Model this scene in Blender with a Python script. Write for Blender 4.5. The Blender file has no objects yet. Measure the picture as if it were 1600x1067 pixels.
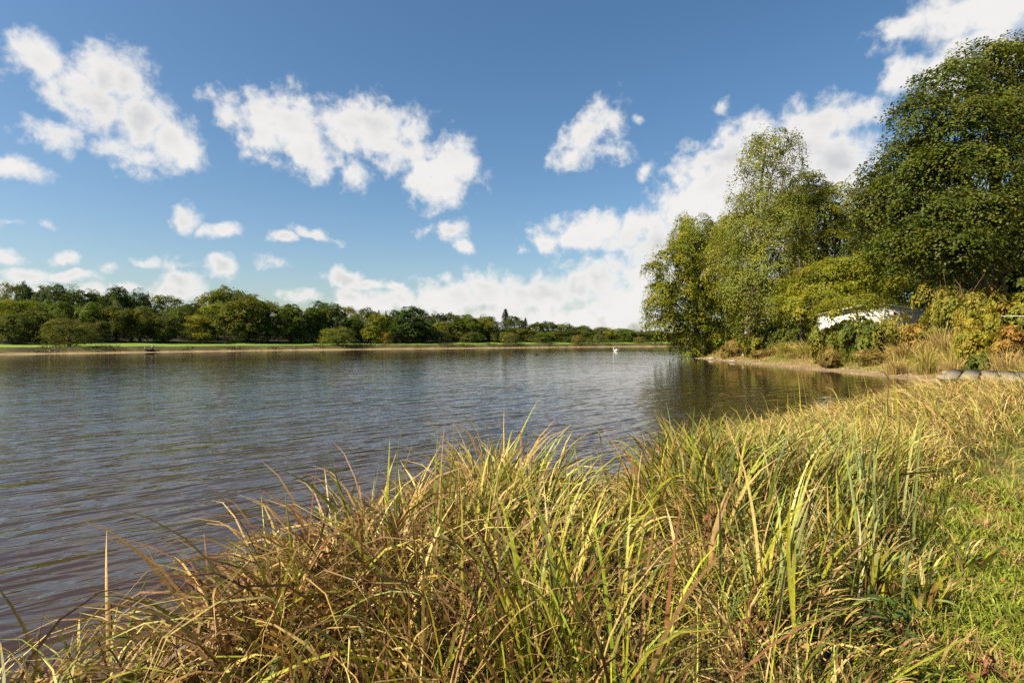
import bpy, math
import numpy as np
from mathutils import Vector, Matrix

scene = bpy.context.scene
COL = scene.collection
rad = math.radians
F = 889.0                    # focal length in photo pixels (20 mm on a 36 mm sensor)
EYE = 2.3                    # camera height over the water
HOR = 531.0                  # horizon row in the photo

# ------------------------------------------------------------------ camera
cam_data = bpy.data.cameras.new('camera')
cam_data.lens = 20.0
cam_data.sensor_width = 36.0
cam_data.clip_start = 0.05
cam_data.clip_end = 6000
cam = bpy.data.objects.new('camera', cam_data)
COL.objects.link(cam)
cam.location = (0, 0, EYE)
cam.rotation_euler = (rad(90) - math.atan(2.5 / F), 0, 0)
scene.camera = cam

# ------------------------------------------------------------------ light
SUN_EL = 44.0
SUN_DIR = Vector((-0.90, -0.43, 0)).normalized()
SUN_AZ = math.atan2(SUN_DIR.x, SUN_DIR.y)
sun_vec = Vector((SUN_DIR.x * math.cos(rad(SUN_EL)), SUN_DIR.y * math.cos(rad(SUN_EL)), math.sin(rad(SUN_EL))))
sd = bpy.data.lights.new('sun', 'SUN')
sd.energy = 5.0
sd.angle = rad(0.53)
sd.color = (1.0, 0.88, 0.66)
sun = bpy.data.objects.new('sun', sd)
COL.objects.link(sun)
sun.rotation_euler = sun_vec.to_track_quat('Z', 'Y').to_euler()
sun.location = (-20, -10, 40)

scene.view_settings.view_transform = 'Standard'
scene.view_settings.look = 'None'
scene.view_settings.exposure = 1.15
scene.view_settings.gamma = 1.0
scene.view_settings.use_curve_mapping = False
scene.cycles.use_denoising = False      # keep the fine grain of leaves and blades
scene.cycles.max_bounces = 6
scene.cycles.diffuse_bounces = 2
scene.cycles.glossy_bounces = 2
scene.cycles.transmission_bounces = 3
scene.cycles.transparent_max_bounces = 4
scene.cycles.caustics_reflective = False
scene.cycles.caustics_refractive = False

# ------------------------------------------------------------------ sky with clouds
world = bpy.data.worlds.new('World')
scene.world = world
world.use_nodes = True
nt = world.node_tree
nt.nodes.clear()
N = nt.nodes.new
L = nt.links.new
SKY_STRENGTH = 0.062


def wmath(op, a, b=None, c=None, clamp=False):
    n = N('ShaderNodeMath')
    n.operation = op
    n.use_clamp = clamp
    for i, v in enumerate((a, b, c)):
        if v is None:
            continue
        if isinstance(v, (int, float)):
            n.inputs[i].default_value = v
        else:
            L(v, n.inputs[i])
    return n.outputs[0]


def smoothstep(v, lo, hi, a=0.0, b=1.0):
    n = N('ShaderNodeMapRange')
    n.interpolation_type = 'SMOOTHSTEP'
    L(v, n.inputs['Value'])
    for k, x in (('From Min', lo), ('From Max', hi), ('To Min', a), ('To Max', b)):
        n.inputs[k].default_value = x
    return n.outputs['Result']


def vdir(px, py):
    return Vector(((px - 800.0) / F, 1.0, (HOR - py) / F)).normalized()


# clouds given by bearing and elevation (read off as pixels of a 1600-wide view along +Y), size and thickness
CLOUDS = [
 (62,98,52,36,18,1),(112,132,52,40,30,1),(162,122,48,50,0,1),(196,132,44,46,20,1),(150,165,70,34,20,1),(222,185,62,46,35,1),
 (262,216,50,36,40,1),(292,238,34,22,30,.85),(215,243,72,24,12,.72),(85,218,46,22,10,.66),(30,266,42,15,8,.66),(225,268,30,14,20,.55),(12,96,14,16,0,.35),
 (350,170,36,26,20,.72),(400,178,50,34,10,.9),(455,192,58,44,10,1),(482,238,40,42,0,1),(410,218,46,26,30,.8),(552,198,50,44,0,1),(588,198,48,44,0,1),
 (605,235,34,36,0,.72),(545,262,18,30,-30,.5),(645,212,32,30,20,.66),(652,238,26,26,0,.75),(690,268,56,42,0,1.05),(712,255,34,40,0,1),(690,290,40,34,0,1),(510,155,20,9,0,.35),
 (915,208,62,28,-48,1),(896,238,34,18,-30,.75),(968,240,24,14,0,.55),(935,238,34,16,0,.45),(950,185,20,22,0,.6),
 (705,362,24,18,-20,.95),(722,384,18,10,0,.8),(668,360,14,8,-20,.35),
 (292,344,19,20,20,.9),(347,359,28,12,0,.95),(318,362,14,6,0,.45),(440,371,26,9,0,.85),(490,367,32,9,22,.85),(522,378,12,5,20,.4),
 (102,405,19,12,0,.9),(236,407,20,8,0,.85),(347,416,22,18,0,.95),(288,412,24,9,0,.5),(172,418,14,6,0,.5),(66,352,14,6,20,.35),(8,345,22,6,0,.4),
 (0,398,34,14,10,.85),(38,433,42,12,0,.95),(110,435,34,7,0,.75),(60,450,26,10,0,.9),(0,450,30,10,0,.8),(284,436,24,18,0,1),(284,458,46,22,0,1),
 (195,450,24,9,0,.9),(146,456,34,10,0,.85),(470,462,28,10,0,.85),(420,410,30,6,0,.3),(1128,165,14,10,-30,.45),(1000,190,10,5,0,.3),(1010,270,10,8,-30,.3),
 (905,368,74,28,0,1),(940,354,46,22,0,1),(852,380,26,18,0,.9),(985,362,50,28,0,.9),(818,388,10,6,0,.4),
 (537,436,32,12,0,.95),(578,445,40,9,0,.9),(553,466,28,17,0,.95),(622,447,24,8,0,.9),(592,478,44,18,0,.8),(628,468,34,24,0,.95),(665,470,46,28,0,1),
 (715,466,45,28,0,1),(765,458,48,32,0,1),(805,466,50,28,0,1),(860,462,60,30,0,1),(905,448,44,38,0,1),(935,440,36,34,0,.95),
 (955,412,24,20,0,.85),(965,478,70,44,0,1),(1010,470,60,50,0,1.1),(870,500,120,24,0,.95),(690,498,140,22,0,.9),(1005,426,44,44,0,.95),
 (1032,375,56,48,-40,1),(1070,330,58,48,-40,1),(1108,286,58,56,-45,1),(1140,248,52,46,-40,1),(1195,250,70,56,-20,1.1),(1250,232,80,58,-15,1.1),
 (1290,195,70,26,-12,.85),(1350,178,46,16,-8,.6),(1305,252,70,52,0,1),(1160,330,100,80,-30,1.2),(1065,420,70,60,0,1.1),(1335,292,44,34,0,1),(1180,400,160,80,0,1.2),(1400,330,120,60,0,1.1),
 (1410,52,46,22,-10,.66),(1465,34,70,34,-12,.85),(1535,24,100,44,-10,.95),(1425,112,46,26,-10,.85),(1490,108,62,38,-15,.95),(1565,80,70,44,-10,.9),(1520,64,90,22,-25,.7),(1640,60,90,70,0,.95),
]

tc = N('ShaderNodeTexCoord')
D = tc.outputs['Generated']
# gentle warp of the directions makes lobed edges
wn = N('ShaderNodeTexNoise')
wn.inputs['Scale'].default_value = 17
wn.inputs['Detail'].default_value = 5
wn.inputs['Roughness'].default_value = 0.6
L(D, wn.inputs['Vector'])
wv = N('ShaderNodeVectorMath'); wv.operation = 'SUBTRACT'
L(wn.outputs['Color'], wv.inputs[0]); wv.inputs[1].default_value = (.5, .5, .5)
ws = N('ShaderNodeVectorMath'); ws.operation = 'MULTIPLY_ADD'
L(wv.outputs[0], ws.inputs[0]); ws.inputs[1].default_value = (.035, .035, .035); L(D, ws.inputs[2])
DW = ws.outputs[0]
field = None
for ci, (cx, cy, rx, ry, rot, w) in enumerate(CLOUDS):
    if ci and ci % 6 == 0:      # chain the groups so that the shader evaluates them one after another
        ch = N('ShaderNodeVectorMath'); ch.operation = 'MULTIPLY_ADD'
        L(field, ch.inputs[0]); ch.inputs[1].default_value = (1e-7, 1e-7, 1e-7); L(DW, ch.inputs[2])
        DW = ch.outputs[0]
    c, s = math.cos(rad(rot)), math.sin(rad(rot))
    rx *= 1.22; ry *= 1.25
    a = (vdir(cx + rx * c, cy + rx * s) - vdir(cx - rx * c, cy - rx * s)) / 2
    b = (vdir(cx + ry * s, cy - ry * c) - vdir(cx - ry * s, cy + ry * c)) / 2
    la, lb = a.length, b.length
    X = a.normalized()
    Z = X.cross(b).normalized()
    Y = Z.cross(X)
    m = N('ShaderNodeMapping')
    m.vector_type = 'TEXTURE'
    m.inputs['Location'].default_value = vdir(cx, cy)
    m.inputs['Rotation'].default_value = Matrix((X, Y, Z)).transposed().to_euler('XYZ')
    m.inputs['Scale'].default_value = (la, lb, 0.5)
    L(DW, m.inputs['Vector'])
    ln = N('ShaderNodeVectorMath'); ln.operation = 'LENGTH'
    L(m.outputs[0], ln.inputs[0])
    f = wmath('MULTIPLY_ADD', ln.outputs['Value'], -w, w)
    field = f if field is None else wmath('SMOOTH_MAX', field, f, 0.12)
# the rest of the sky carries the same broken cloud
on = N('ShaderNodeTexNoise')
on.inputs['Scale'].default_value = 2.6
on.inputs['Detail'].default_value = 4
L(D, on.inputs['Vector'])
oth = wmath('MULTIPLY_ADD', on.outputs['Fac'], 5.0, -3.25)
sep = N('ShaderNodeSeparateXYZ'); L(D, sep.inputs[0])
msk = smoothstep(sep.outputs['Y'], 0.42, 0.60)
oth = wmath('SUBTRACT', oth, wmath('MULTIPLY', msk, 4.0))
field = wmath('MAXIMUM', field, oth)
fn = N('ShaderNodeTexNoise')
fn.inputs['Scale'].default_value = 34
fn.inputs['Detail'].default_value = 9
fn.inputs['Roughness'].default_value = 0.57
fn.inputs['Distortion'].default_value = 0.15
L(D, fn.inputs['Vector'])
dens = wmath('ADD', field, wmath('MULTIPLY_ADD', fn.outputs['Fac'], 1.9, -0.98))
alpha = smoothstep(dens, -0.17, 0.60)
alpha = wmath('MULTIPLY', alpha, 0.985)
# relief inside the cloud: soft grey where it thickens, bright elsewhere
bn = N('ShaderNodeTexNoise')
bn.inputs['Scale'].default_value = 5
bn.inputs['Detail'].default_value = 5
bn.inputs['Roughness'].default_value = 0.5
of = N('ShaderNodeVectorMath'); of.operation = 'ADD'
L(D, of.inputs[0]); of.inputs[1].default_value = (3.1, 1.7, 0.4)
st_ = N('ShaderNodeVectorMath'); st_.operation = 'MULTIPLY'
L(of.outputs[0], st_.inputs[0]); st_.inputs[1].default_value = (1, 1, 2.4)
L(st_.outputs[0], bn.inputs['Vector'])
thick = smoothstep(dens, 0.25, 1.3)
grey = smoothstep(bn.outputs['Fac'], 0.40, 0.66)
shade = wmath('MULTIPLY', thick, grey)
cmix = N('ShaderNodeMix'); cmix.data_type = 'RGBA'
L(shade, cmix.inputs['Factor'])
cmix.inputs['A'].default_value = (6.5, 6.4, 6.25, 1)
cmix.inputs['B'].default_value = (4.5, 4.55, 4.7, 1)
sky = N('ShaderNodeTexSky')
sky.sky_type = 'NISHITA'
sky.sun_disc = False
sky.sun_elevation = rad(SUN_EL)
sky.sun_rotation = SUN_AZ
sky.altitude = 0
sky.air_density = 1.0
sky.dust_density = 1.3
sky.ozone_density = 1.4
mx = N('ShaderNodeMix'); mx.data_type = 'RGBA'
L(alpha, mx.inputs['Factor'])
hs = N('ShaderNodeHueSaturation')          # the blue of a polarised sky
hs.inputs['Saturation'].default_value = 1.22
hs.inputs['Hue'].default_value = 0.497
L(sky.outputs[0], hs.inputs['Color'])
L(hs.outputs[0], mx.inputs['A'])
L(cmix.outputs['Result'], mx.inputs['B'])
bg = N('ShaderNodeBackground')
bg.inputs['Strength'].default_value = SKY_STRENGTH
L(mx.outputs['Result'], bg.inputs['Color'])
wo = N('ShaderNodeOutputWorld')
L(bg.outputs[0], wo.inputs['Surface'])
world.cycles.sampling_method = 'MANUAL'
world.cycles.sample_map_resolution = 512


# ------------------------------------------------------------------ helpers
def mesh(name, V, Fc, col=None, mat=None, smooth=False):
    V = np.ascontiguousarray(np.asarray(V, np.float32).reshape(-1, 3))
    Fc = np.asarray(Fc, np.int32)
    me = bpy.data.meshes.new(name)
    me.vertices.add(len(V))
    me.vertices.foreach_set('co', V.ravel())
    n, k = Fc.shape
    me.loops.add(n * k)
    me.loops.foreach_set('vertex_index', Fc.ravel())
    me.polygons.add(n)
    me.polygons.foreach_set('loop_start', np.arange(0, n * k, k, dtype=np.int32))
    if smooth:
        me.polygons.foreach_set('use_smooth', np.ones(n, bool))
    me.update(calc_edges=True)
    if col is not None:
        c = np.ones((len(V), 4), np.float32)
        c[:, :3] = col
        at = me.attributes.new('Col', 'FLOAT_COLOR', 'POINT')
        at.data.foreach_set('color', c.ravel())
    if mat:
        me.materials.append(mat)
    return me


def link(name, data, parent=None, loc=None, **props):
    o = bpy.data.objects.new(name, data)
    COL.objects.link(o)
    if parent:
        o.parent = parent
    if loc is not None:
        o.location = loc
    for k, v in props.items():
        if v is not None:
            o[k] = v
    return o


def thing(name, label, category, loc=(0, 0, 0), group=None, rotz=0.0, scale=None):
    o = link(name, None, None, loc, label=label, category=category, group=group)
    o.rotation_euler = (0, 0, rotz)
    o.empty_display_size = 0.2
    if scale:
        o.scale = scale
    return o


class MB:
    """collects quads (and colours) into one mesh"""
    def __init__(self):
        self.V, self.F, self.C, self.n = [], [], [], 0

    def add(self, V, Fc, c=None):
        V = np.asarray(V, np.float32).reshape(-1, 3)
        self.V.append(V)
        self.F.append(np.asarray(Fc, np.int32) + self.n)
        if c is None:
            c = (0.3, 0.3, 0.3)
        self.C.append(np.broadcast_to(np.asarray(c, np.float32), V.shape).copy())
        self.n += len(V)

    def build(self, name, mat, smooth=False):
        return mesh(name, np.concatenate(self.V), np.concatenate(self.F), np.concatenate(self.C), mat, smooth)


def box(mb, c, size, rotz=0.0, col=None, jitter=0.0, rng=None, taper=1.0):
    x, y, z = [s / 2 for s in size]
    P = np.array([[-x, -y, -z], [x, -y, -z], [x, y, -z], [-x, y, -z],
                  [-x * taper, -y * taper, z], [x * taper, -y * taper, z], [x * taper, y * taper, z], [-x * taper, y * taper, z]])
    if jitter and rng is not None:
        P = P + rng.normal(0, jitter, P.shape)
    cr, sr = math.cos(rotz), math.sin(rotz)
    P = P @ np.array([[cr, sr, 0], [-sr, cr, 0], [0, 0, 1]])
    mb.add(P + np.array(c), [[3, 2, 1, 0], [4, 5, 6, 7], [0, 1, 5, 4], [1, 2, 6, 5], [2, 3, 7, 6], [3, 0, 4, 7]], col)


def tube(mb, pts, radii, sides=8, col=None):
    pts = np.asarray(pts, float)
    n = len(pts)
    d = np.gradient(pts, axis=0)
    d /= np.linalg.norm(d, axis=1)[:, None] + 1e-9
    ref = np.array([0.31, 0.95, 0.05]) if abs(d[0, 1]) < 0.8 else np.array([1.0, 0.1, 0])
    u = np.cross(d, ref); u /= np.linalg.norm(u, axis=1)[:, None] + 1e-9
    v = np.cross(d, u)
    a = np.linspace(0, 2 * math.pi, sides, endpoint=False)
    r = np.asarray(radii, float)[:, None, None]
    V = pts[:, None, :] + r * (np.cos(a)[None, :, None] * u[:, None, :] + np.sin(a)[None, :, None] * v[:, None, :])
    i = np.arange(n - 1)[:, None] * sides
    j = np.arange(sides)[None, :]
    j2 = (j + 1) % sides
    Fc = np.stack([i + j, i + j2, i + sides + j2, i + sides + j], -1).reshape(-1, 4)
    c = col
    if col is not None and np.ndim(col) == 2:
        c = np.repeat(np.asarray(col), sides, axis=0)
    mb.add(V, Fc, c)


def unit(v):
    return v / (np.linalg.norm(v, axis=-1, keepdims=True) + 1e-9)


def leaf_quads(P, Nrm, size, aspect, rng, axis=None):
    """one rhombus per leaf"""
    n = len(P)
    t = rng.normal(size=(n, 3)) if axis is None else axis + rng.normal(size=(n, 3)) * 0.35
    t = unit(t - (t * Nrm).sum(1, keepdims=True) * Nrm)
    b = np.cross(Nrm, t)
    s = np.broadcast_to(np.asarray(size, float), (n,))[:, None]
    V = np.stack([P - t * s * .5, P + b * s * aspect * .5 - t * s * 0.06, P + t * s * .5, P - b * s * aspect * .5 - t * s * 0.06], 1)
    Fc = np.arange(n * 4).reshape(n, 4)
    return V.reshape(-1, 3), Fc


def px_at(px, d):
    return (px - 800.0) / F * d


def z_at(py, d):
    return EYE + (HOR - py) / F * d


# value noise in numpy -------------------------------------------------------
_perm = np.random.default_rng(3).random((256, 256))


def vnoise(x, y, scale, off=0):
    x = np.asarray(x) / scale + off * 17.3
    y = np.asarray(y) / scale + off * 9.1
    xi, yi = np.floor(x).astype(int), np.floor(y).astype(int)
    fx, fy = x - xi, y - yi
    fx, fy = fx * fx * (3 - 2 * fx), fy * fy * (3 - 2 * fy)
    g = lambda a, b: _perm[a % 256, b % 256]
    return (g(xi, yi) * (1 - fx) + g(xi + 1, yi) * fx) * (1 - fy) + (g(xi, yi + 1) * (1 - fx) + g(xi + 1, yi + 1) * fx) * fy


def sstep(a, b, x):
    t = np.clip((np.asarray(x) - a) / (b - a), 0, 1)
    return t * t * (3 - 2 * t)


# ------------------------------------------------------------------ materials
def mat_nodes(name):
    m = bpy.data.materials.new(name)
    m.use_nodes = True
    m.node_tree.nodes.clear()
    return m, m.node_tree.nodes.new, m.node_tree.links.new


def leaf_material(name, rough=0.5, trans=0.35, spec=0.3, tcol=(1.25, 1.2, 0.55), tint=True, vary=0.0):
    m, n, l = mat_nodes(name)
    at = n('ShaderNodeAttribute'); at.attribute_name = 'Col'
    col = at.outputs['Color']
    if tint:
        oi = n('ShaderNodeObjectInfo')
        mu = n('ShaderNodeMix'); mu.data_type = 'RGBA'; mu.blend_type = 'MULTIPLY'
        mu.inputs['Factor'].default_value = 1
        l(col, mu.inputs['A']); l(oi.outputs['Color'], mu.inputs['B'])
        col = mu.outputs['Result']
    if vary:
        # blotches and length streaks on the blade itself
        geo = n('ShaderNodeNewGeometry')
        tn = n('ShaderNodeTexNoise'); tn.inputs['Scale'].default_value = 55; tn.inputs['Detail'].default_value = 3
        l(geo.outputs['Position'], tn.inputs['Vector'])
        mr = n('ShaderNodeMapRange')
        mr.inputs['From Min'].default_value = .3; mr.inputs['From Max'].default_value = .7
        mr.inputs['To Min'].default_value = 1 - vary; mr.inputs['To Max'].default_value = 1 + vary
        l(tn.outputs['Fac'], mr.inputs['Value'])
        mm = n('ShaderNodeMix'); mm.data_type = 'RGBA'; mm.blend_type = 'MULTIPLY'; mm.inputs['Factor'].default_value = 1
        l(col, mm.inputs['A']); l(mr.outputs['Result'], mm.inputs['B'])
        col = mm.outputs['Result']
    p = n('ShaderNodeBsdfPrincipled')
    l(col, p.inputs['Base Color'])
    p.inputs['Roughness'].default_value = rough
    p.inputs['Specular IOR Level'].default_value = spec
    tr = n('ShaderNodeBsdfTranslucent')
    tm = n('ShaderNodeMix'); tm.data_type = 'RGBA'; tm.blend_type = 'MULTIPLY'; tm.inputs['Factor'].default_value = 1
    l(col, tm.inputs['A']); tm.inputs['B'].default_value = (*tcol, 1)
    l(tm.outputs['Result'], tr.inputs['Color'])
    mix = n('ShaderNodeMixShader'); mix.inputs[0].default_value = trans
    l(p.outputs[0], mix.inputs[1]); l(tr.outputs[0], mix.inputs[2])
    out = n('ShaderNodeOutputMaterial')
    l(mix.outputs[0], out.inputs['Surface'])
    return m


def rough_material(name, rough=0.8, scale=12.0, amount=0.35, bump=0.4, stretch=(1, 1, 1), spec=0.25, attr=True, color=(.3, .3, .3), bscale=None):
    m, n, l = mat_nodes(name)
    tcn = n('ShaderNodeTexCoord')
    mp = n('ShaderNodeMapping'); mp.inputs['Scale'].default_value = stretch
    l(tcn.outputs['Object'], mp.inputs['Vector'])
    tn = n('ShaderNodeTexNoise'); tn.inputs['Scale'].default_value = scale; tn.inputs['Detail'].default_value = 8; tn.inputs['Roughness'].default_value = .65
    l(mp.outputs[0], tn.inputs['Vector'])
    mr = n('ShaderNodeMapRange')
    mr.inputs['From Min'].default_value = .25; mr.inputs['From Max'].default_value = .75
    mr.inputs['To Min'].default_value = 1 - amount; mr.inputs['To Max'].default_value = 1 + amount
    l(tn.outputs['Fac'], mr.inputs['Value'])
    mm = n('ShaderNodeMix'); mm.data_type = 'RGBA'; mm.blend_type = 'MULTIPLY'; mm.inputs['Factor'].default_value = 1
    if attr:
        at = n('ShaderNodeAttribute'); at.attribute_name = 'Col'
        l(at.outputs['Color'], mm.inputs['A'])
    else:
        mm.inputs['A'].default_value = (*color, 1)
    l(mr.outputs['Result'], mm.inputs['B'])
    p = n('ShaderNodeBsdfPrincipled')
    l(mm.outputs['Result'], p.inputs['Base Color'])
    p.inputs['Roughness'].default_value = rough
    p.inputs['Specular IOR Level'].default_value = spec
    if bump:
        bp = n('ShaderNodeBump'); bp.inputs['Strength'].default_value = bump; bp.inputs['Distance'].default_value = .03
        l(tn.outputs['Fac'], bp.inputs['Height']); l(bp.outputs[0], p.inputs['Normal'])
    out = n('ShaderNodeOutputMaterial')
    l(p.outputs[0], out.inputs['Surface'])
    return m


M_LEAF = leaf_material('broad_leaf', rough=.55, trans=.32, spec=.18)
M_FAR = leaf_material('far_leaf', rough=.65, trans=.3, spec=.08)
M_BLADE = leaf_material('sedge_blade', rough=.5, trans=.17, spec=.22, tcol=(1.15, 1.1, .6), tint=False, vary=.25)
M_DRY = leaf_material('dry_leaf', rough=.65, trans=.2, spec=.2, tcol=(1.1, 1, .8), tint=False, vary=.3)
M_BARK = rough_material('bark', .9, 6, .5, .8, (1, 1, .25))
M_BIRCH = rough_material('birch_bark', .7, 5, .55, .4, (.5, .5, 3))
M_GROUND = rough_material('earth', .95, 1.6, .4, .6)
M_WOOD = rough_material('weathered_wood', .9, 9, .3, .06, (8, .6, 8), spec=.1)
M_WHITE = rough_material('white_sheet_metal', .45, 1.2, .08, .05, spec=.4)
M_METAL = rough_material('pale_metal', .4, 8, .1, .0, spec=.5)
M_STONE = rough_material('shore_stone', .85, 5, .35, .5)
M_FEATHER = rough_material('feathers', .6, 20, .15, .1)

# ------------------------------------------------------------------ lake outline and terrain
LAKE = np.array([
 (-60,-30),(-14,-8),(-6,-1.5),(-3.4,.9),(-2.75,1.9),(-2.15,2.55),(-1.72,3.1),(-1.55,3.6),(-1.3,4.0),(-.95,4.1),(-.8,4.5),(-.7,5.3),(-.3,5.75),(0.3,5.6),(0.9,5.8),(1.6,7.2),(3.6,9.6),(6.7,12.2),(9.8,15.2),(12.8,18.5),(16,22),(19.5,26.5),
 (22,31),(23,35.5),(23,41),(22.5,50),(22.3,60),(22.4,66),(23.2,74),(22.8,78.6),(25,81),(30,84),(45,92),(70,110),(95,140),(110,175),(100,200),
 (75,200),(52,196),(44,194),(20,179),(0,163),(-31.7,141),(-54,120),(-69,102),(-80,89),(-95,68),(-120,40),(-150,0),(-160,-60),(-100,-80)], float)


def lake_sd(x, y):
    """signed distance to the water's edge, positive on land"""
    x = np.asarray(x, float).ravel(); y = np.asarray(y, float).ravel()
    out = np.empty(len(x))
    A = LAKE; B = np.roll(LAKE, -1, 0)
    for s in range(0, len(x), 20000):
        px, py = x[s:s + 20000, None], y[s:s + 20000, None]
        ex, ey = (B - A).T
        wx, wy = px - A[:, 0], py - A[:, 1]
        t = np.clip((wx * ex + wy * ey) / (ex * ex + ey * ey), 0, 1)
        d = np.sqrt(((wx - t * ex) ** 2 + (wy - t * ey) ** 2).min(1))
        cond = (A[:, 1] > py) != (B[:, 1] > py)
        xi = A[:, 0] + (py - A[:, 1]) / np.where(ey == 0, 1e-9, ey) * ex
        ins = ((cond & (px < xi)).sum(1) % 2) == 1
        out[s:s + 20000] = np.where(ins, -d, d)
    return out


def terrain(x, y, s=None):
    x = np.asarray(x, float).ravel(); y = np.asarray(y, float).ravel()
    if s is None:
        s = lake_sd(x, y)
    sp = np.maximum(s, 0)
    za = .50 * sstep(0, .8, s) + .03 * np.minimum(sp, 12) + .07 * (vnoise(x, y, 1.1) - .5) * sstep(0, 1, s)
    zb = .16 * sstep(0, 2, s) + .8 * sstep(1.6, 5, s) + .12 * np.clip(s - 4, 0, 30) + .18 * (vnoise(x, y, 2.3, 1) - .5) * sstep(1, 3, s)
    zc = .12 * sstep(0, 1.2, s) + .93 * sstep(1.0, 3.6, s) + .022 * np.clip(s - 4, 0, 14) + .13 * np.clip(s - 16, 0, 60) * .55 + .15 * (vnoise(x, y, 4, 2) - .5) * sstep(1.5, 4, s)
    wb = sstep(14, 22, y) * sstep(-6, 4, x)
    wc = np.maximum(sstep(88, 112, y + np.maximum(0, 25 - x) * .6), sstep(-20, -40, x))
    z = za * (1 - wb) + zb * wb
    z = z * (1 - wc) + zc * wc
    z = np.where(s < 0, -np.minimum(.35 * -s, 1.6), z + .012)
    return z


def tz(x, y):
    return float(terrain([x], [y])[0])


# sedge belt between the water and the mown strip: land with s below a width that varies along the bank
def inner(x, y):
    """negative inside the sedge belt, positive on the mown strip behind it"""
    return np.asarray(x) - np.interp(y, [0, 1, 2.74, 3.5, 4.3, 5.9, 8.7, 13, 18, 26, 40], [1.2, 1.4, 1.75, 2.4, 3.05, 4.4, 7.4, 12.3, 18, 27, 42])


def on_platform(x, y):
    u = (x - 16.5) * .77 - (y - 18.7) * .64; v = (x - 16.5) * .64 + (y - 18.7) * .77
    return (u > -1.95) & (u < 3.5) & (np.abs(v) < 3.3)


def axis(segs):
    out = [segs[0][0]]
    for a, b, st in segs:
        n = max(1, int(round((b - a) / st)))
        out += list(a + (b - a) * (np.arange(1, n + 1) / n))
    return np.array(out)


gx = axis([(-2500, -400, 350), (-400, -170, 30), (-170, -100, 5), (-100, -6, 1.25), (-6, 16, .45), (16, 56, 1.0), (56, 120, 5), (120, 400, 40), (400, 2500, 350)])
gy = axis([(-1200, -100, 220), (-100, -12, 14), (-12, 0, 1), (0, 16, .45), (16, 62, 1.1), (62, 205, 1.15), (205, 420, 18), (420, 4000, 500)])
GX, GY = np.meshgrid(gx, gy, indexing='ij')
S = lake_sd(GX, GY)
GZ = terrain(GX, GY, S)
nx, ny = GX.shape
idx = np.arange(nx * ny).reshape(nx, ny)
GF = np.stack([idx[:-1, :-1], idx[1:, :-1], idx[1:, 1:], idx[:-1, 1:]], -1).reshape(-1, 4)
X, Y = GX.ravel(), GY.ravel()
soil = np.array([.050, .040, .022]); green = np.array([.12, .13, .024]); straw = np.array([.21, .15, .065])
sand = np.array([.30, .21, .11]); lush = np.array([.12, .20, .016]); shaded_litter = np.array([.028, .024, .013]); mud = np.array([.24, .175, .09])
nz = vnoise(X, Y, 1.7, 4)[:, None]; nz2 = vnoise(X, Y, .6, 5)[:, None]
wb = (sstep(14, 22, Y) * sstep(-6, 4, X))[:, None]
wc = np.maximum(sstep(88, 112, Y + np.maximum(0, 25 - X) * .6), sstep(-20, -40, X))[:, None]
belt = sstep(-.3, .4, inner(X, Y))[:, None]
ca = soil * (1 - belt) + (green * (.7 + .6 * nz) * (1 - .35 * nz2) + straw * .35 * nz2) * belt
kb = sstep(1.3, 2.6, S)[:, None]
cb = sand * (.35 + .45 * nz2) * (1 - kb) + (straw * (.5 + .5 * nz) + green * .4) * kb
k1, k2, k3 = sstep(.9, 1.5, S)[:, None], sstep(4.0, 5.2, S)[:, None], sstep(17, 20, S)[:, None]
cc = mud * (1 - k1) + (straw * .15 + .45 * green * nz) * k1
cc = cc * (1 - k2) + lush * (.8 + .4 * nz) * k2
cc = cc * (1 - k3) + shaded_litter * k3  # leaf litter, darkened to hold the shade under the far trees
gc = ca * (1 - wb) + cb * wb
gc = gc * (1 - wc) + cc * wc
gc = np.where(S[:, None] < -.05, np.array([.12, .085, .05]), gc)
ground = link('ground', mesh('ground', np.stack([X, Y, GZ], 1), GF, gc, M_GROUND, True), kind='structure',
              label='earth bank and meadow sloping down to the lake')

# ------------------------------------------------------------------ water
mw, n, l = mat_nodes('lake_water')
geo = n('ShaderNodeNewGeometry')


def wav(scale, angle, stretch, detail, dist=0.0):
    mp = n('ShaderNodeMapping')
    mp.inputs['Rotation'].default_value = (0, 0, -rad(angle))
    mp.vector_type = 'POINT'
    l(geo.outputs['Position'], mp.inputs['Vector'])
    m2 = n('ShaderNodeVectorMath'); m2.operation = 'MULTIPLY'
    m2.inputs[1].default_value = (scale / stretch, scale, scale)
    l(mp.outputs[0], m2.inputs[0])
    tn = n('ShaderNodeTexNoise'); tn.inputs['Scale'].default_value = 1.0
    tn.inputs['Detail'].default_value = detail; tn.inputs['Roughness'].default_value = .5
    tn.inputs['Distortion'].default_value = dist
    l(m2.outputs[0], tn.inputs['Vector'])
    return tn.outputs['Fac']


w1 = wav(2.1, 42, 4.0, 2.0, .4)      # half-metre wavelets, crests running away to the right
w2 = wav(6.5, 30, 3.0, 2.0, .2)
w3 = wav(.45, 50, 2.2, 1.0)
gust = wav(.06, 20, 3.0, 2.0)


def nm(op, a, b):
    k = n('ShaderNodeMath'); k.operation = op
    for i, v in enumerate((a, b)):
        if isinstance(v, (int, float)):
            k.inputs[i].default_value = v
        else:
            l(v, k.inputs[i])
    return k.outputs[0]


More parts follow.
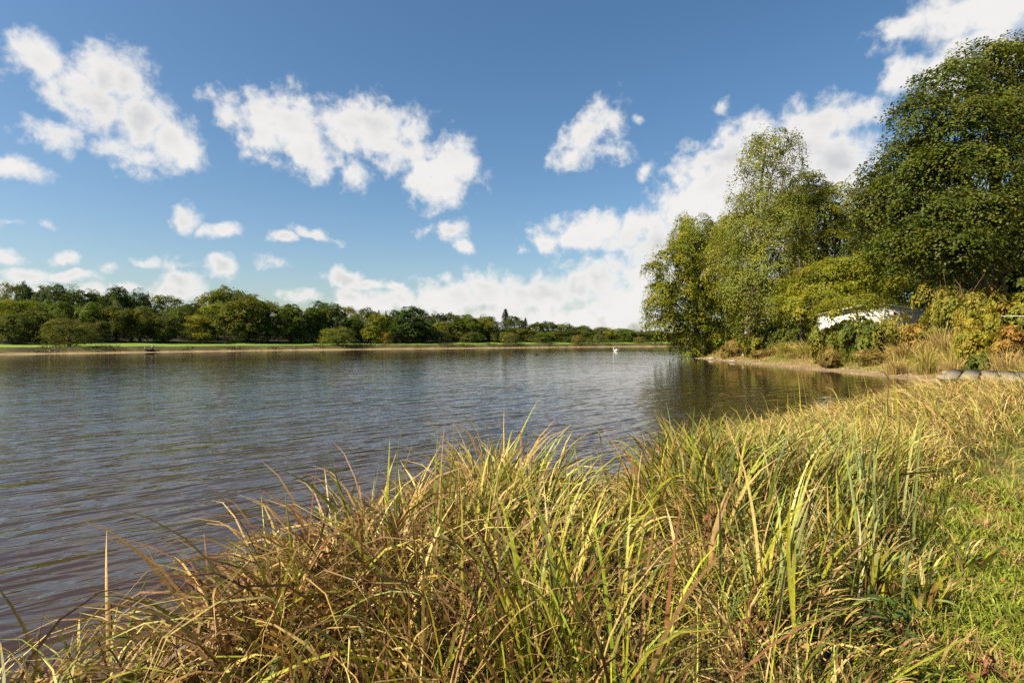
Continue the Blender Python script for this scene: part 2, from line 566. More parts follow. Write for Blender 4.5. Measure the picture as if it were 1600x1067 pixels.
hgt = nm('ADD', nm('ADD', nm('MULTIPLY', w1, .088), nm('MULTIPLY', w2, .012)), nm('MULTIPLY', w3, .07))
gm = n('ShaderNodeMapRange'); l(gust, gm.inputs['Value'])
gm.inputs['From Min'].default_value = .35; gm.inputs['From Max'].default_value = .65
gm.inputs['To Min'].default_value = .75; gm.inputs['To Max'].default_value = 1.2
spx = n('ShaderNodeSeparateXYZ'); l(geo.outputs['Position'], spx.inputs[0])
cvx = n('ShaderNodeMapRange'); cvx.interpolation_type = 'SMOOTHSTEP'; l(nm('SUBTRACT', spx.outputs['X'], nm('MULTIPLY', spx.outputs['Y'], .19)), cvx.inputs['Value'])
for k_, v_ in (('From Min', 1.5), ('From Max', 8.0), ('To Min', 1.0), ('To Max', .42)):
    cvx.inputs[k_].default_value = v_
fd = n('ShaderNodeVectorMath'); fd.operation = 'DOT_PRODUCT'; l(geo.outputs['Position'], fd.inputs[0]); fd.inputs[1].default_value = (.68, -.73, 0)
lee = n('ShaderNodeMapRange'); lee.interpolation_type = 'SMOOTHSTEP'; l(fd.outputs['Value'], lee.inputs['Value'])
for k_, v_ in (('From Min', -108.0), ('From Max', -38.0), ('To Min', .05), ('To Max', 1.0)):
    lee.inputs[k_].default_value = v_
hgt = nm('MULTIPLY', hgt, lee.outputs['Result'])              # smoother water under the far wood
hgt = nm('MULTIPLY', nm('MULTIPLY', hgt, gm.outputs['Result']), cvx.outputs['Result'])   # the cove lies in the lee of the point
off = n('ShaderNodeMapRange'); off.interpolation_type = 'SMOOTHSTEP'; l(spx.outputs['Y'], off.inputs['Value'])
for k_, v_ in (('From Min', 5.0), ('From Max', 36.0), ('To Min', 1.35), ('To Max', .40)):
    off.inputs[k_].default_value = v_
hgt = nm('MULTIPLY', hgt, off.outputs['Result'])               # ripples steepen as they run up on the near bank
bp = n('ShaderNodeBump'); bp.inputs['Strength'].default_value = 1.0; bp.inputs['Distance'].default_value = 1.0
l(hgt, bp.inputs['Height'])
p = n('ShaderNodeBsdfPrincipled')
sh = n('ShaderNodeMapRange'); l(off.outputs['Result'], sh.inputs['Value'])
for k_, v_ in (('From Min', .9), ('From Max', 1.35), ('To Min', 0.0), ('To Max', 1.0)):
    sh.inputs[k_].default_value = v_
cv = n('ShaderNodeMapRange'); l(cvx.outputs['Result'], cv.inputs['Value'])
for k_, v_ in (('From Min', 1.0), ('From Max', .42), ('To Min', 0.0), ('To Max', .8)):
    cv.inputs[k_].default_value = v_
bm = n('ShaderNodeMix'); bm.data_type = 'RGBA'                # silt stirred up in the shallows
l(nm('MAXIMUM', sh.outputs['Result'], cv.outputs['Result']), bm.inputs['Factor'])
bm.inputs['A'].default_value = (.020, .013, .0095, 1); bm.inputs['B'].default_value = (.034, .021, .012, 1)
l(bm.outputs['Result'], p.inputs['Base Color'])
p.inputs['Roughness'].default_value = .04
p.inputs['IOR'].default_value = 1.33
p.inputs['Specular IOR Level'].default_value = .5
l(bp.outputs[0], p.inputs['Normal'])
out = n('ShaderNodeOutputMaterial'); l(p.outputs[0], out.inputs['Surface'])
wx = np.linspace(-175, 120, 40); wy = np.linspace(-85, 205, 40)
WX, WY = np.meshgrid(wx, wy, indexing='ij')
wi = np.arange(1600).reshape(40, 40)
WF = np.stack([wi[:-1, :-1], wi[1:, :-1], wi[1:, 1:], wi[:-1, 1:]], -1).reshape(-1, 4)
link('lake_water', mesh('lake_water', np.stack([WX.ravel(), WY.ravel(), np.zeros(1600)], 1), WF, None, mw, True), kind='structure',
     label='rippled brown lake water reflecting the sky')


# ------------------------------------------------------------------ trees
def crown(rng, lobes, n_spray, n_leaf, spray_r, leaf, pal, flat=.45, droop=.25, aspect=.6, inner=.55, mat=None, name='crown',
          up=.55, sag=0.0, hang=False):
    """leaf sprays laid over the lobes (x,y,z,rx,ry,rz[,weight]) of a crown"""
    lob = np.array([tuple(q) + ((1.0,) if len(q) == 6 else ()) for q in lobes], float)
    area = (lob[:, 3] * lob[:, 4] * lob[:, 5]) ** (2 / 3) * lob[:, 6]
    ch = rng.choice(len(lob), n_spray * 2, p=area / area.sum())
    u = unit(rng.normal(size=(len(ch), 3)))
    u[:, 2] = np.where((u[:, 2] < -.3) & (rng.random(len(ch)) < .5), -u[:, 2], u[:, 2])
    r = inner + (1.02 - inner) * rng.random(len(ch)) ** .45 + np.maximum(0, rng.normal(0, .07, len(ch)))
    c = lob[ch, :3] + u * r[:, None] * lob[ch, 3:6]
    # drop most sprays buried in another lobe
    keep = np.ones(len(ch), bool)
    for k in range(len(lob)):
        q = (((c - lob[k, :3]) / lob[k, 3:6]) ** 2).sum(1)
        keep &= ~((q < .35) & (ch != k) & (rng.random(len(ch)) < .75))
    c, u, ch = c[keep][:n_spray], u[keep][:n_spray], ch[keep][:n_spray]
    ns = len(c)
    sr = spray_r * rng.uniform(.42, 1.5, ns)
    pal = np.asarray(pal, float) * (np.array([1.32, 1.34, .95]) if mat is M_FAR else 1.0)
    pc = pal[rng.integers(0, len(pal), ns)] * rng.uniform(.78, 1.22, (ns, 1))
    # spray plane: between outward and up
    nrm = unit(u * (1 - up) + np.array([0, 0, up]) + rng.normal(0, .22, (ns, 3)))
    t = unit(np.cross(nrm, rng.normal(size=(ns, 3)))); b = np.cross(nrm, t)
    N_ = ns * n_leaf
    a = rng.random((ns, n_leaf)) * 2 * math.pi
    rr = np.sqrt(rng.random((ns, n_leaf)))
    lump = 1 + .35 * np.sin(a * 3 + rng.random((ns, 1)) * 6) * rr
    hh = (1 - rr ** 2) * flat + rng.normal(0, .16, (ns, n_leaf)) * flat
    P = c[:, None] + sr[:, None, None] * (t[:, None] * (np.cos(a) * rr * lump)[..., None] + b[:, None] * (np.sin(a) * rr * lump)[..., None] + nrm[:, None] * hh[..., None])
    P[..., 2] -= droop * sr[:, None] * rr ** 2
    if hang:
        P[..., 2] -= sr[:, None] * rng.random((ns, n_leaf)) ** 2 * 1.3
    P = P.reshape(-1, 3)
    ln = unit(np.repeat(nrm, n_leaf, 0) * .9 + np.repeat(u, n_leaf, 0) * .3 + rng.normal(0, .34, (N_, 3)))
    col = np.repeat(pc, n_leaf, 0) * rng.uniform(.85, 1.17, (N_, 1)) * (1 + rng.normal(0, .06, (N_, 3)))
    V, Fc = leaf_quads(P, ln, leaf * rng.uniform(.6, 1.35, N_), aspect, rng)
    return mesh(name, V, Fc, np.repeat(np.clip(col, .004, .9), 4, 0), mat or M_LEAF), c


def limb_path(rng, a, b, n=6, sag=.12):
    a, b = np.asarray(a, float), np.asarray(b, float)
    t = np.linspace(0, 1, n)[:, None]
    m = a + (b - a) * t
    ln = np.linalg.norm(b - a)
    m += np.sin(t * math.pi) * rng.normal(0, sag * ln * .5, (1, 3)) + rng.normal(0, .02 * ln, (n, 3)) * np.sin(t * math.pi)
    m[:, 2] += (np.sin(t[:, 0] * math.pi) * .06 * ln)
    return m


def trunk_mesh(rng, base_r, path, lobes, sprays=None, n_twig=0, col=(.09, .075, .055), mat=None, limbs=True, name='trunk', colfun=None, split=None):
    mb = MB()
    main = mb
    path = np.asarray(path, float)
    n = len(path)
    rr = base_r * np.linspace(1, .25, n); rr[0] *= 1.35
    tube(mb, path, rr, 9, col)
    if limbs:
        for q in lobes:
            k = int(np.clip(np.searchsorted(path[:, 2], q[2] - .55 * abs(q[2] - path[0, 2])), 1, n - 2))
            lp = limb_path(rng, path[k], q[:3])
            mb = MB() if split is not None else main
            tube(mb, lp, base_r * np.linspace(.42, .07, len(lp)), 6, col)
            if n_twig and sprays is not None:
                d = ((sprays - np.asarray(q[:3])) ** 2).sum(1)
                for j in rng.choice(np.argsort(d)[:max(n_twig * 4, 8)], n_twig, replace=False):
                    s0 = lp[rng.integers(2, len(lp))]
                    tp = limb_path(rng, s0, sprays[j], 4)
                    tube(mb, tp, base_r * np.linspace(.10, .02, 4), 4, col)
            if split is not None:
                split.append(mb.build('branch', mat or M_BARK, True))
    return main.build(name, mat or M_BARK, True)


def plant_tree(name, label, cat, x, y, crown_me, trunk_me, scale=(1, 1, 1), rotz=0, tint=None, group=None, z=None, branches=()):
    t = thing(name, label, cat, (x, y, (tz(x, y) if z is None else z) - .05), group, rotz, scale)
    if trunk_me:
        tr = link('trunk', trunk_me, t)
        for b in branches:
            link('branch', b, tr)
    c = link('crown', crown_me, t)
    if tint:
        c.color = (*tint, 1)
    return t


# ---- far woods: unit-size prototypes (height 1 = 10 m, width 1 = 10 m when scaled)
def proto(seed, kind):
    rng = np.random.default_rng(seed)
    if kind == 'round':
        lobes = [(0, 0, 5.4, 3.6, 3.6, 3.4)] + [(3.0 * math.cos(a) * rng.uniform(.7, 1.1), 3.0 * math.sin(a) * rng.uniform(.7, 1.1), rng.uniform(1.6, 7.4), rng.uniform(1.4, 2.2), rng.uniform(1.4, 2.2), rng.uniform(1.2, 1.9)) for a in np.linspace(0, 12.56, 15)[:-1]] + [(rng.normal() * .8, rng.normal() * .8, 8.2, 2, 2, 1.5)]
        me, c = crown(rng, lobes, 290, 58, .95, .32, [(.060, .078, .016), (.050, .070, .018), (.080, .090, .018)], mat=M_FAR, flat=.6)
    elif kind == 'tall':
        lobes = [(0, 0, 5.6, 2.6, 2.6, 4.0)] + [(1.9 * math.cos(a), 1.9 * math.sin(a), z, 1.7, 1.7, 1.5) for a, z in zip(rng.random(9) * 6.28, np.linspace(1.2, 8, 9))] + [(0, 0, 8.8, 1.4, 1.4, 1.3)]
        me, c = crown(rng, lobes, 240, 58, .85, .31, [(.050, .076, .016), (.064, .088, .018), (.042, .062, .016)], mat=M_FAR, flat=.6)
    elif kind == 'layer':
        lobes = [(3.2 * math.cos(a) * rng.uniform(.4, 1.1), 3.2 * math.sin(a) * rng.uniform(.4, 1.1), z, rng.uniform(1.6, 2.6), rng.uniform(1.6, 2.6), .9) for a, z in zip(rng.random(13) * 6.28, np.linspace(1.4, 9, 13))] + [(0, 0, 9, 1.8, 1.8, .9)]
        me, c = crown(rng, lobes, 230, 58, 1.1, .31, [(.085, .105, .016), (.070, .095, .018), (.10, .115, .02)], mat=M_FAR, flat=.3, up=.8)
    elif kind == 'bush':
        lobes = [(0, 0, 3.9, 4.3, 4.3, 4.3), (1.8, 1, 5.4, 2.6, 2.6, 2.8), (-2, -.8, 4.8, 2.6, 2.6, 2.8), (0, -2, 2.6, 3.0, 2.6, 2.8), (2.4, -1.2, 2.0, 2.5, 2.4, 2.4), (-2.6, 1, 1.8, 2.4, 2.2, 2.4), (-1.6, -2, 1.6, 2.4, 2, 2)]
        me, c = crown(rng, lobes, 330, 50, .75, .25, [(.090, .098, .030), (.075, .085, .028), (.11, .108, .034)], mat=M_FAR, flat=.7, aspect=.4, up=.35)
    else:  # conifer
        P, NN, C = [], [], []
        for z in np.linspace(1.2, 9.8, 17):
            R = 2.6 * (1 - z / 10.4) ** .85 * rng.uniform(.75, 1.2)
            for a in np.linspace(0, 6.28, 9)[:-1] + rng.random() * 6:
                k = 26
                rr = rng.random(k) ** .7 * R * rng.uniform(.7, 1.15)
                aa = a + rng.normal(0, .16, k)
                P.append(np.stack([rr * np.cos(aa), rr * np.sin(aa), z - .22 * rr + rng.normal(0, .12, k)], 1))
                NN.append(unit(np.array([0, 0, 1.0]) + rng.normal(0, .6, (k, 3))))
        P, NN = np.concatenate(P), np.concatenate(NN)
        col = np.array([.030, .048, .026]) * rng.uniform(.7, 1.4, (len(P), 1))
        V, Fc = leaf_quads(P, NN, .42 * rng.uniform(.6, 1.2, len(P)), .4, rng)
        me = mesh('crown', V, Fc, np.repeat(col, 4, 0), M_FAR)
        lobes = []
    tm = trunk_mesh(rng, .32, [(0, 0, -.4), (.1, 0, 2), (-.05, .1, 4.5), (0, 0, 7 if kind != 'conifer' else 9.8)], lobes[:8])
    return me, tm


PROTO = {k: [proto(s + i, k) for i in range(m)] for k, s, m in (('round', 11, 3), ('tall', 31, 3), ('layer', 51, 2), ('bush', 71, 2), ('conifer', 91, 2))}

SHORE_PX = [-200, 0, 200, 400, 600, 800, 1000, 1060]
SHORE_D = [72, 89, 102, 120, 141, 163.5, 194, 200]


def far(px, top, wpx, off, kind, tint, name, cat, label, group=None, vi=[0]):
    d = float(np.interp(px, SHORE_PX, SHORE_D)) + off
    x = px_at(px, d)
    z = tz(x, d)
    h = max(z_at(top, d) - z, 1.0)
    w = wpx / F * d
    me, tm = PROTO[kind][vi[0] % len(PROTO[kind])]
    vi[0] += 1
    hw = {'round': 10.0, 'tall': 7.4, 'layer': 10.4, 'bush': 9.4, 'conifer': 5.2}[kind]
    hh = {'bush': 9.0, 'conifer': 10.2}.get(kind, 9.9)
    t = plant_tree(name, label, cat, x, d, me, tm, (w / hw, w / hw, h / hh), vi[0] * 2.4, tint, group, z)
    return t


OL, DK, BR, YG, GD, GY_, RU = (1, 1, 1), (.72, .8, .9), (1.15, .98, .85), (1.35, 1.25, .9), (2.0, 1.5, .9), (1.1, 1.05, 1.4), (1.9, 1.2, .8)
BACK = 'trees along the skyline of the far wood'
FRONT = 'trees along the front edge of the far wood'
BUSH = 'round willow bushes on the far bank'
# px, top, width px, metres behind the shore, kind, tint, name, label
FAR = [
 (12,443,44,52,'layer',(1.2,1.05,1.1),'oak_tree','thin crowned pale olive tree on the skyline at the left end of the far wood',BACK),
 (40,440,34,50,'round',DK,'oak_tree','small dark domed tree on the skyline left of the twin dark oaks',BACK),
 (84,444,62,46,'round',DK,'oak_tree','dark broad oak on the skyline behind the biggest willow bush',BACK),
 (122,447,62,46,'round',OL,'oak_tree','olive oak leaning against the dark broad oak on the far skyline',BACK),
 (155,457,34,56,'round',OL,'oak_tree','low olive crown in the skyline dip left of the dark wide pair',BACK),
 (186,448,52,46,'round',DK,'oak_tree','dark oak with bumpy top on the skyline, left one of a wide pair',BACK),
 (215,452,48,46,'round',(.62,.75,.95),'oak_tree','darkest oak on the far skyline, right one of a wide pair',BACK),
 (243,462,40,46,'layer',YG,'ash_tree','yellow green feathery tree on the skyline right of the dark pair',BACK),
 (268,463,44,44,'layer',OL,'ash_tree','mid green feathery tree below a tall white cloud on the skyline',BACK),
 (296,470,44,46,'round',DK,'oak_tree','low dark tree on the skyline left of the highest dome crown',BACK),
 (345,447,80,50,'round',YG,'oak_tree','highest dome shaped oak standing above the whole far wood',BACK),
 (384,457,60,46,'round',BR,'oak_tree','brownish oak crown tucked under the right shoulder of the highest dome',BACK),
 (418,472,44,46,'layer',OL,'ash_tree','mid green tree on the skyline right of the highest dome oak',BACK),
 (448,476,34,50,'round',DK,'oak_tree','small dark top peeping over the two bright green front trees',BACK),
 (500,472,44,44,'tall',DK,'oak_tree','dark tree with ragged top behind the right round willow bush',BACK),
 (528,474,22,50,'conifer',(1.4,1.4,1.3),'spruce_tree','pale pointed conifer on the skyline right of the ragged dark tree',BACK),
 (548,480,30,50,'layer',(2.0,1.35,1.2),'ash_tree','thin brownish half bare tree on the skyline left of the golden tree',BACK),
 (570,481,44,46,'round',OL,'oak_tree','olive rounded tree on the skyline directly behind the golden tree',BACK),
 (592,484,16,58,'conifer',OL,'spruce_tree','small dark conifer on the skyline, left one of a close pair',BACK),
 (603,485,15,58,'conifer',OL,'spruce_tree','small dark conifer on the skyline, right one of a close pair',BACK),
 (663,490,34,64,'round',GY_,'oak_tree','greyish crown on the skyline just right of the tall dark front tree',BACK),
 (684,487,34,66,'round',DK,'oak_tree','dark little crown topping the long level part of the skyline',BACK),
 (706,488,32,66,'round',OL,'oak_tree','olive crown in the long level part of the skyline, left of the middle',BACK),
 (730,491,36,66,'round',YG,'oak_tree','yellowish crown in the middle of the long level skyline',BACK),
 (756,492,34,66,'round',BR,'oak_tree','brownish crown on the level skyline left of the tall lone conifer',BACK),
 (790,482,36,60,'conifer',DK,'pine_tree','tall lone dark conifer rising above the skyline in mid shore',BACK),
 (804,494,40,56,'round',DK,'oak_tree','dark round crown right below the tall lone conifer',BACK),
 (821,496,20,62,'conifer',OL,'spruce_tree','short conifer spike on the skyline right of the tall lone conifer',BACK),
 (838,503,36,54,'round',OL,'oak_tree','olive crown on the falling skyline right of the short conifer spike',BACK),
 (856,502,34,58,'round',DK,'oak_tree','dark crown on the falling skyline, the first after the conifers dip',BACK),
 (880,504,38,56,'round',YG,'oak_tree','yellow green crown halfway down the falling skyline',BACK),
 (908,508,38,54,'round',OL,'oak_tree','mid green crown low on the falling skyline above the brown willow',BACK),
 (940,511,42,50,'round',(1.5,1.2,1.1),'oak_tree','pale olive wide crown above the grey willow bush on the far skyline',BACK),
 (966,513,36,50,'layer',YG,'ash_tree','light green tree near the low right end of the far skyline',BACK),
 (1003,515,14,56,'conifer',OL,'spruce_tree','tiny conifer spike near the right end of the far skyline',BACK),
 (1022,516,40,50,'round',DK,'oak_tree','dark crown at the right end of the far wood beside the near oak',BACK),
 (10,468,70,24,'layer',YG,'ash_tree','bright layered yellow green tree at the left end of the wood edge',FRONT),
 (52,470,70,26,'layer',(1.1,1.1,.9),'ash_tree','green layered tree filling the slope left of the biggest willow',FRONT),
 (20,490,60,15,'round',GY_,'sallow_tree','grey green rounded sallow low at the left end of the wood edge',FRONT),
 (66,482,70,19,'round',(1.2,1.1,1.2),'sallow_tree','greyish sallow just behind the biggest willow bush on its left',FRONT),
 (98,474,44,22,'tall',YG,'alder_tree','bright green pointed alder behind the top of the biggest willow',FRONT),
 (145,474,44,21,'tall',YG,'alder_tree','bright green alder standing just right of the biggest willow',FRONT),
 (122,480,46,26,'round',BR,'sallow_tree','brown tinged sallow squeezed between the two bright green alders',FRONT),
 (182,478,56,20,'round',(1.2,1.02,.95),'sallow_tree','brown topped sallow, first of a row right of the bright alders',FRONT),
 (218,480,56,20,'round',(1.25,1.05,.9),'sallow_tree','brown topped sallow in the middle of the row above the angling stage',FRONT),
 (254,490,54,19,'round',(1.35,1.15,1.2),'sallow_tree','grey brown sallow right of the angling stage',FRONT),
 (288,482,54,27,'round',OL,'oak_tree','olive tree rising behind the grey brown sallows',FRONT),
 (312,492,52,18,'layer',(1.6,1.25,1.2),'hawthorn_tree','pinkish brown thin hawthorn at the wood edge left of the big brown oak',FRONT),
 (340,476,60,27,'layer',YG,'ash_tree','green tree rising between the hawthorn and the big brown oak',FRONT),
 (386,464,98,20,'round',(1.1,.98,.9),'oak_tree','big brown green oak, broadest tree at the wood edge',FRONT),
 (455,477,60,20,'tall',YG,'lime_tree','bright green round headed tree right of the big brown oak',FRONT),
 (488,482,44,22,'tall',OL,'lime_tree','mid green tree hugging the right side of the bright round headed tree',FRONT),
 (516,474,62,22,'round',DK,'oak_tree','dark green oak rising behind the right round willow bush',FRONT),
 (556,498,44,20,'round',DK,'oak_tree','dark low tree between the round willow bush and the golden tree',FRONT),
 (587,490,42,14,'tall',GD,'birch_tree','golden yellow tree at the wood edge near mid shore',FRONT),
 (601,517,18,11,'bush',RU,'young_beech','small orange bush at the foot of the golden tree',FRONT),
 (618,486,44,20,'tall',OL,'lime_tree','green tree squeezed between the golden and the tall dark tree',FRONT),
 (638,480,62,17,'tall',DK,'chestnut_tree','tall dark green tree right of the golden tree',FRONT),
 (664,505,50,16,'round',(.65,.7,.8),'oak_tree','low dark shady tree right of the tall dark front tree',FRONT),
 (690,502,44,26,'round',(1.4,1.2,.9),'oak_tree','yellow olive tree at the wood edge, first right of the dark group',FRONT),
 (714,500,40,24,'tall',BR,'oak_tree','brownish slim tree at the wood edge, second right of the dark group',FRONT),
 (738,498,40,24,'tall',YG,'lime_tree','yellow green tree at the wood edge, third right of the dark group',FRONT),
 (764,496,46,25,'tall',(1.5,1.1,.85),'lime_tree','tawny green tree at the wood edge left of the small round willow',FRONT),
 (790,512,44,28,'round',OL,'sallow_tree','olive low tree right behind the small round willow in mid shore',FRONT),
 (820,513,44,28,'round',(1.3,1.15,1.1),'sallow_tree','pale olive low tree right of the small round willow',FRONT),
 (846,519,36,22,'tall',YG,'alder_tree','light green slim alder between the mid shore willows',FRONT),
 (868,516,40,26,'round',(1.2,1.0,.95),'sallow_tree','brown olive low tree left of the brown willow bush',FRONT),
 (890,514,36,26,'round',DK,'sallow_tree','dark low tree just behind the brown willow bush',FRONT),
 (918,514,38,28,'round',OL,'sallow_tree','olive low tree between the brown and the grey willow bush',FRONT),
 (955,515,40,26,'layer',(1.5,1.25,1.0),'ash_tree','pale open tree right of the grey willow bush',FRONT),
 (978,515,36,20,'tall',YG,'alder_tree','bright green rounded tree left of the last willow bush',FRONT),
 (1000,518,40,28,'round',OL,'sallow_tree','olive tree right behind the last willow bush',FRONT),
 (1030,519,44,24,'round',(1.2,1.1,1.1),'sallow_tree','olive tree at the right end of the wood edge by the near oak',FRONT),
 (1060,518,44,30,'round',OL,'sallow_tree','olive tree seen behind the drooping left boughs of the near oak',FRONT),
 (108,494,74,5.5,'bush',(1.03,0.99,0.96),'willow_bush','biggest round willow bush, alone on the left stretch of the far bank',BUSH),
 (528,509,54,5.5,'bush',(1.07,1.11,0.72),'willow_bush','domed green willow bush left of the golden tree',BUSH),
 (793,517,25,5.5,'bush',(1.27,1.19,0.96),'willow_bush','pale round willow bush alone in mid shore below the lone conifer',BUSH),
 (903,522,19,6,'bush',(1.50,1.04,0.91),'willow_bush','brown round willow bush on the far bank, left one of three close bushes',BUSH),
 (921,528,12,6,'bush',(0.94,0.93,0.82),'willow_bush','smallest willow bush, between the brown one and the grey one',BUSH),
 (936,521,20,6,'bush',(1.12,1.13,1.44),'willow_bush','grey green willow bush on the far bank, right one of three close bushes',BUSH),
 (1000,525,20,6,'bush',(1.22,1.09,0.86),'willow_bush','olive willow bush standing alone at the right end of the far bank',BUSH),
]
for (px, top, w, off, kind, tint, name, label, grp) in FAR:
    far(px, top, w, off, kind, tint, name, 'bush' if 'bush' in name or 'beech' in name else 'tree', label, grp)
# the dim depth of the wood between those that can be told apart
rngF = np.random.default_rng(5)
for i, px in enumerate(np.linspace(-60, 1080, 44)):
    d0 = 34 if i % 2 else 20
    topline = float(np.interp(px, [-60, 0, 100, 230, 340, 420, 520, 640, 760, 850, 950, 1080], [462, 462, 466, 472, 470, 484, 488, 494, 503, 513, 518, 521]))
    far(px, topline + rngF.uniform(2, 8) + (.35 * (531 - topline) if i % 2 == 0 else 0), rngF.uniform(40, 54), d0, 'round' if i % 2 else 'bush', (.8, .85, .9), 'oak_tree', 'tree',  # tint darkened so the leaves carry the wood's inner shade
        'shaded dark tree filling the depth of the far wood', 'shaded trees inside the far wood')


# ---- trees of the near promontory, each grown to its own outline
def near_tree(seed, name, label, px0, d, lobes_px, base_r, pal, n_spray, n_leaf, spray_r, leaf, flat=.4, up=.6, droop=.3, aspect=.6,
              bark=(.09, .075, .055), mat_bark=None, trunk_top=None, lean=0.0, twigs=2, hang=False, inner=.55, plate=1.0, gain=(1.74, 1.68, .92)):
    rng = np.random.default_rng(seed)
    x0 = px_at(px0, d)
    z0 = tz(x0, d)
    lobes = []
    for (px, py, rx, ry, dy, *w) in lobes_px:
        dd = d + dy
        k = F / dd
        lobes.append((px_at(px, dd) - x0, dy, z_at(py, dd) - z0, rx / k, (rx / k) * .95, ry / k * plate) + ((w[0],) if w else (1.0,)))
    top = max(q[2] for q in lobes) if trunk_top is None else trunk_top
    pal = np.asarray(pal) * np.array(gain)
    me, c = crown(rng, lobes, int(n_spray * 1.5), n_leaf, spray_r, leaf * 1.22, pal, flat, droop, aspect, inner, M_LEAF, 'crown', up, hang=hang)
    n = 8
    t = np.linspace(0, 1, n)
    path = np.stack([lean * t ** 1.3 + rng.normal(0, .12, n) * t, rng.normal(0, .12, n) * t, -.3 + (top + .3) * t], 1)
    br = []
    tm = trunk_mesh(rng, base_r, path, lobes, c, twigs, bark, mat_bark, split=br)
    return plant_tree(name, label, 'tree', x0, d, me, tm, z=z0, branches=br)


OAKP = [(.085, .100, .014), (.105, .118, .016), (.068, .085, .014), (.125, .125, .018)]
near_tree(201, 'oak_tree', 'bushy oak at the tip of the point, its boughs drooping over the water', 1090, 76,
    [(1085,395,34,42,0),(1055,420,34,40,-1),(1110,420,40,50,1),(1035,470,26,34,-2),(1070,470,40,44,0),(1110,480,38,46,2),(1050,510,32,26,-2),(1085,520,34,30,0),(1115,525,26,26,1),
     (1068,540,20,14,-3),(1080,550,16,8,-3),(1022,425,14,14,-2),(1028,500,18,22,-2),(1090,365,26,24,2),(1125,390,30,34,4)], .42, OAKP, 640, 96, 1.0, .18, flat=.5, up=.45, lean=-.8)
near_tree(202, 'birch_tree', 'slender young birch whose thin top shows above the oak at the tip', 1075, 84,
    [(1068,352,14,20,0),(1060,372,14,18,0),(1080,378,16,22,0),(1075,410,24,26,0)], .16, [(.10,.105,.03),(.085,.095,.03)], 110, 60, .7, .16, up=.3, bark=(.35,.32,.28), mat_bark=M_BIRCH, hang=True)
near_tree(203, 'birch_tree', 'tallest tree of the point, an airy birch with a thin top against white cloud', 1166, 62,
    [(1205,222,30,26,0,.62),(1185,240,26,30,1,.62),(1232,240,24,34,0,.62),(1205,275,40,36,0,.62),(1162,275,20,26,0,.5),(1150,310,18,16,0,.5),(1240,290,26,30,1,.62),(1200,320,50,34,0),
     (1170,360,46,44,-1),(1220,365,50,46,-2),(1150,400,36,42,0),(1200,420,54,50,-3),(1245,420,42,50,-2),(1170,450,44,42,-2),(1215,470,50,34,-4),(1265,455,40,40,-2),(1160,485,22,18,-2)],
    .36, [(.115,.118,.024),(.095,.102,.022),(.135,.125,.024),(.105,.115,.020)], 860, 60, .82, .16, flat=.6, up=.32, aspect=.55, bark=(.34,.29,.24), mat_bark=M_BIRCH, lean=2.2, hang=True, inner=.35, gain=(1.5, 1.58, 1.2))
near_tree(204, 'oak_tree', 'broad olive oak filling the gap between the birch and the giant tree', 1290, 66,
    [(1265,300,28,26,0),(1300,320,40,34,0),(1270,350,46,40,-1),(1320,360,40,40,0),(1345,380,34,34,1),(1290,400,56,40,-1),(1335,420,40,40,0),(1240,330,30,30,2),(1150,370,30,40,4),(1130,420,34,50,4)],
    .4, [(.105,.112,.018),(.085,.098,.018),(.13,.125,.018)], 560, 80, 1.1, .19, flat=.35, up=.55)
near_tree(205, 'hornbeam_tree', 'low spreading tree with bright yellow green boughs over the white shed', 1252, 54,
    [(1262,444,30,16,0),(1290,430,46,20,-1),(1330,420,48,18,-2),(1370,410,40,18,-2),(1300,460,50,16,-3),(1350,452,50,16,-3),(1390,440,34,16,-3),(1245,470,30,14,-2),(1270,485,34,12,-3),(1400,400,20,14,-2),(1335,472,30,9,-9),(1305,482,24,9,-9),(1372,474,22,8,-9)],
    .2, [(.17,.165,.014),(.145,.15,.016),(.19,.17,.018),(.12,.13,.016)], 300, 120, 1.0, .135, flat=.32, up=.62, droop=.45, plate=1.0, gain=(1.2, 1.26, 1.0))
near_tree(206, 'beech_tree', 'giant dark tree at the right edge, highest crown of all', 1560, 44,
    [(1540,110,50,40,0),(1480,140,44,40,-2),(1580,110,50,44,2),(1620,130,60,60,0),(1440,190,44,36,-2),(1500,200,60,40,-3),(1570,190,60,40,-3),(1420,250,44,30,-1),(1480,265,60,34,-4),(1550,260,60,34,-4),(1610,240,60,50,-3),
     (1400,310,50,28,-1),(1460,330,60,30,-4),(1530,330,60,28,-5),(1600,320,50,34,-4),(1375,345,34,22,0),(1420,375,50,24,-3),(1490,385,54,24,-5),(1560,385,50,22,-4),(1440,415,50,20,-3),(1395,400,34,20,-1),(1620,380,40,24,-3),(1360,280,22,16,0),(1350,320,22,18,1),(1500,420,36,16,-3)],
    .6, [(.068,.088,.012),(.085,.100,.013),(.056,.075,.012),(.105,.108,.014)], 860, 104, 1.3, .168, flat=.4, up=.5, droop=.4, inner=.45, plate=1.0, gain=(1.0, 1.04, .8), bark=(.085,.07,.05), lean=-.6, twigs=2)
near_tree(207, 'beech_tree', 'dark tree standing behind the giant, its low boughs shading the shed', 1448, 58,
    [(1400,330,50,50,0),(1450,300,50,60,0),(1380,390,50,40,0),(1440,400,56,50,0),(1490,380,50,50,0),(1420,440,56,26,-1),(1470,440,50,24,0)],
    .45, [(.050,.066,.012),(.060,.075,.014)], 260, 130, 1.7, .18, flat=.4, up=.5, plate=1.0, gain=(.8, .85, .8))
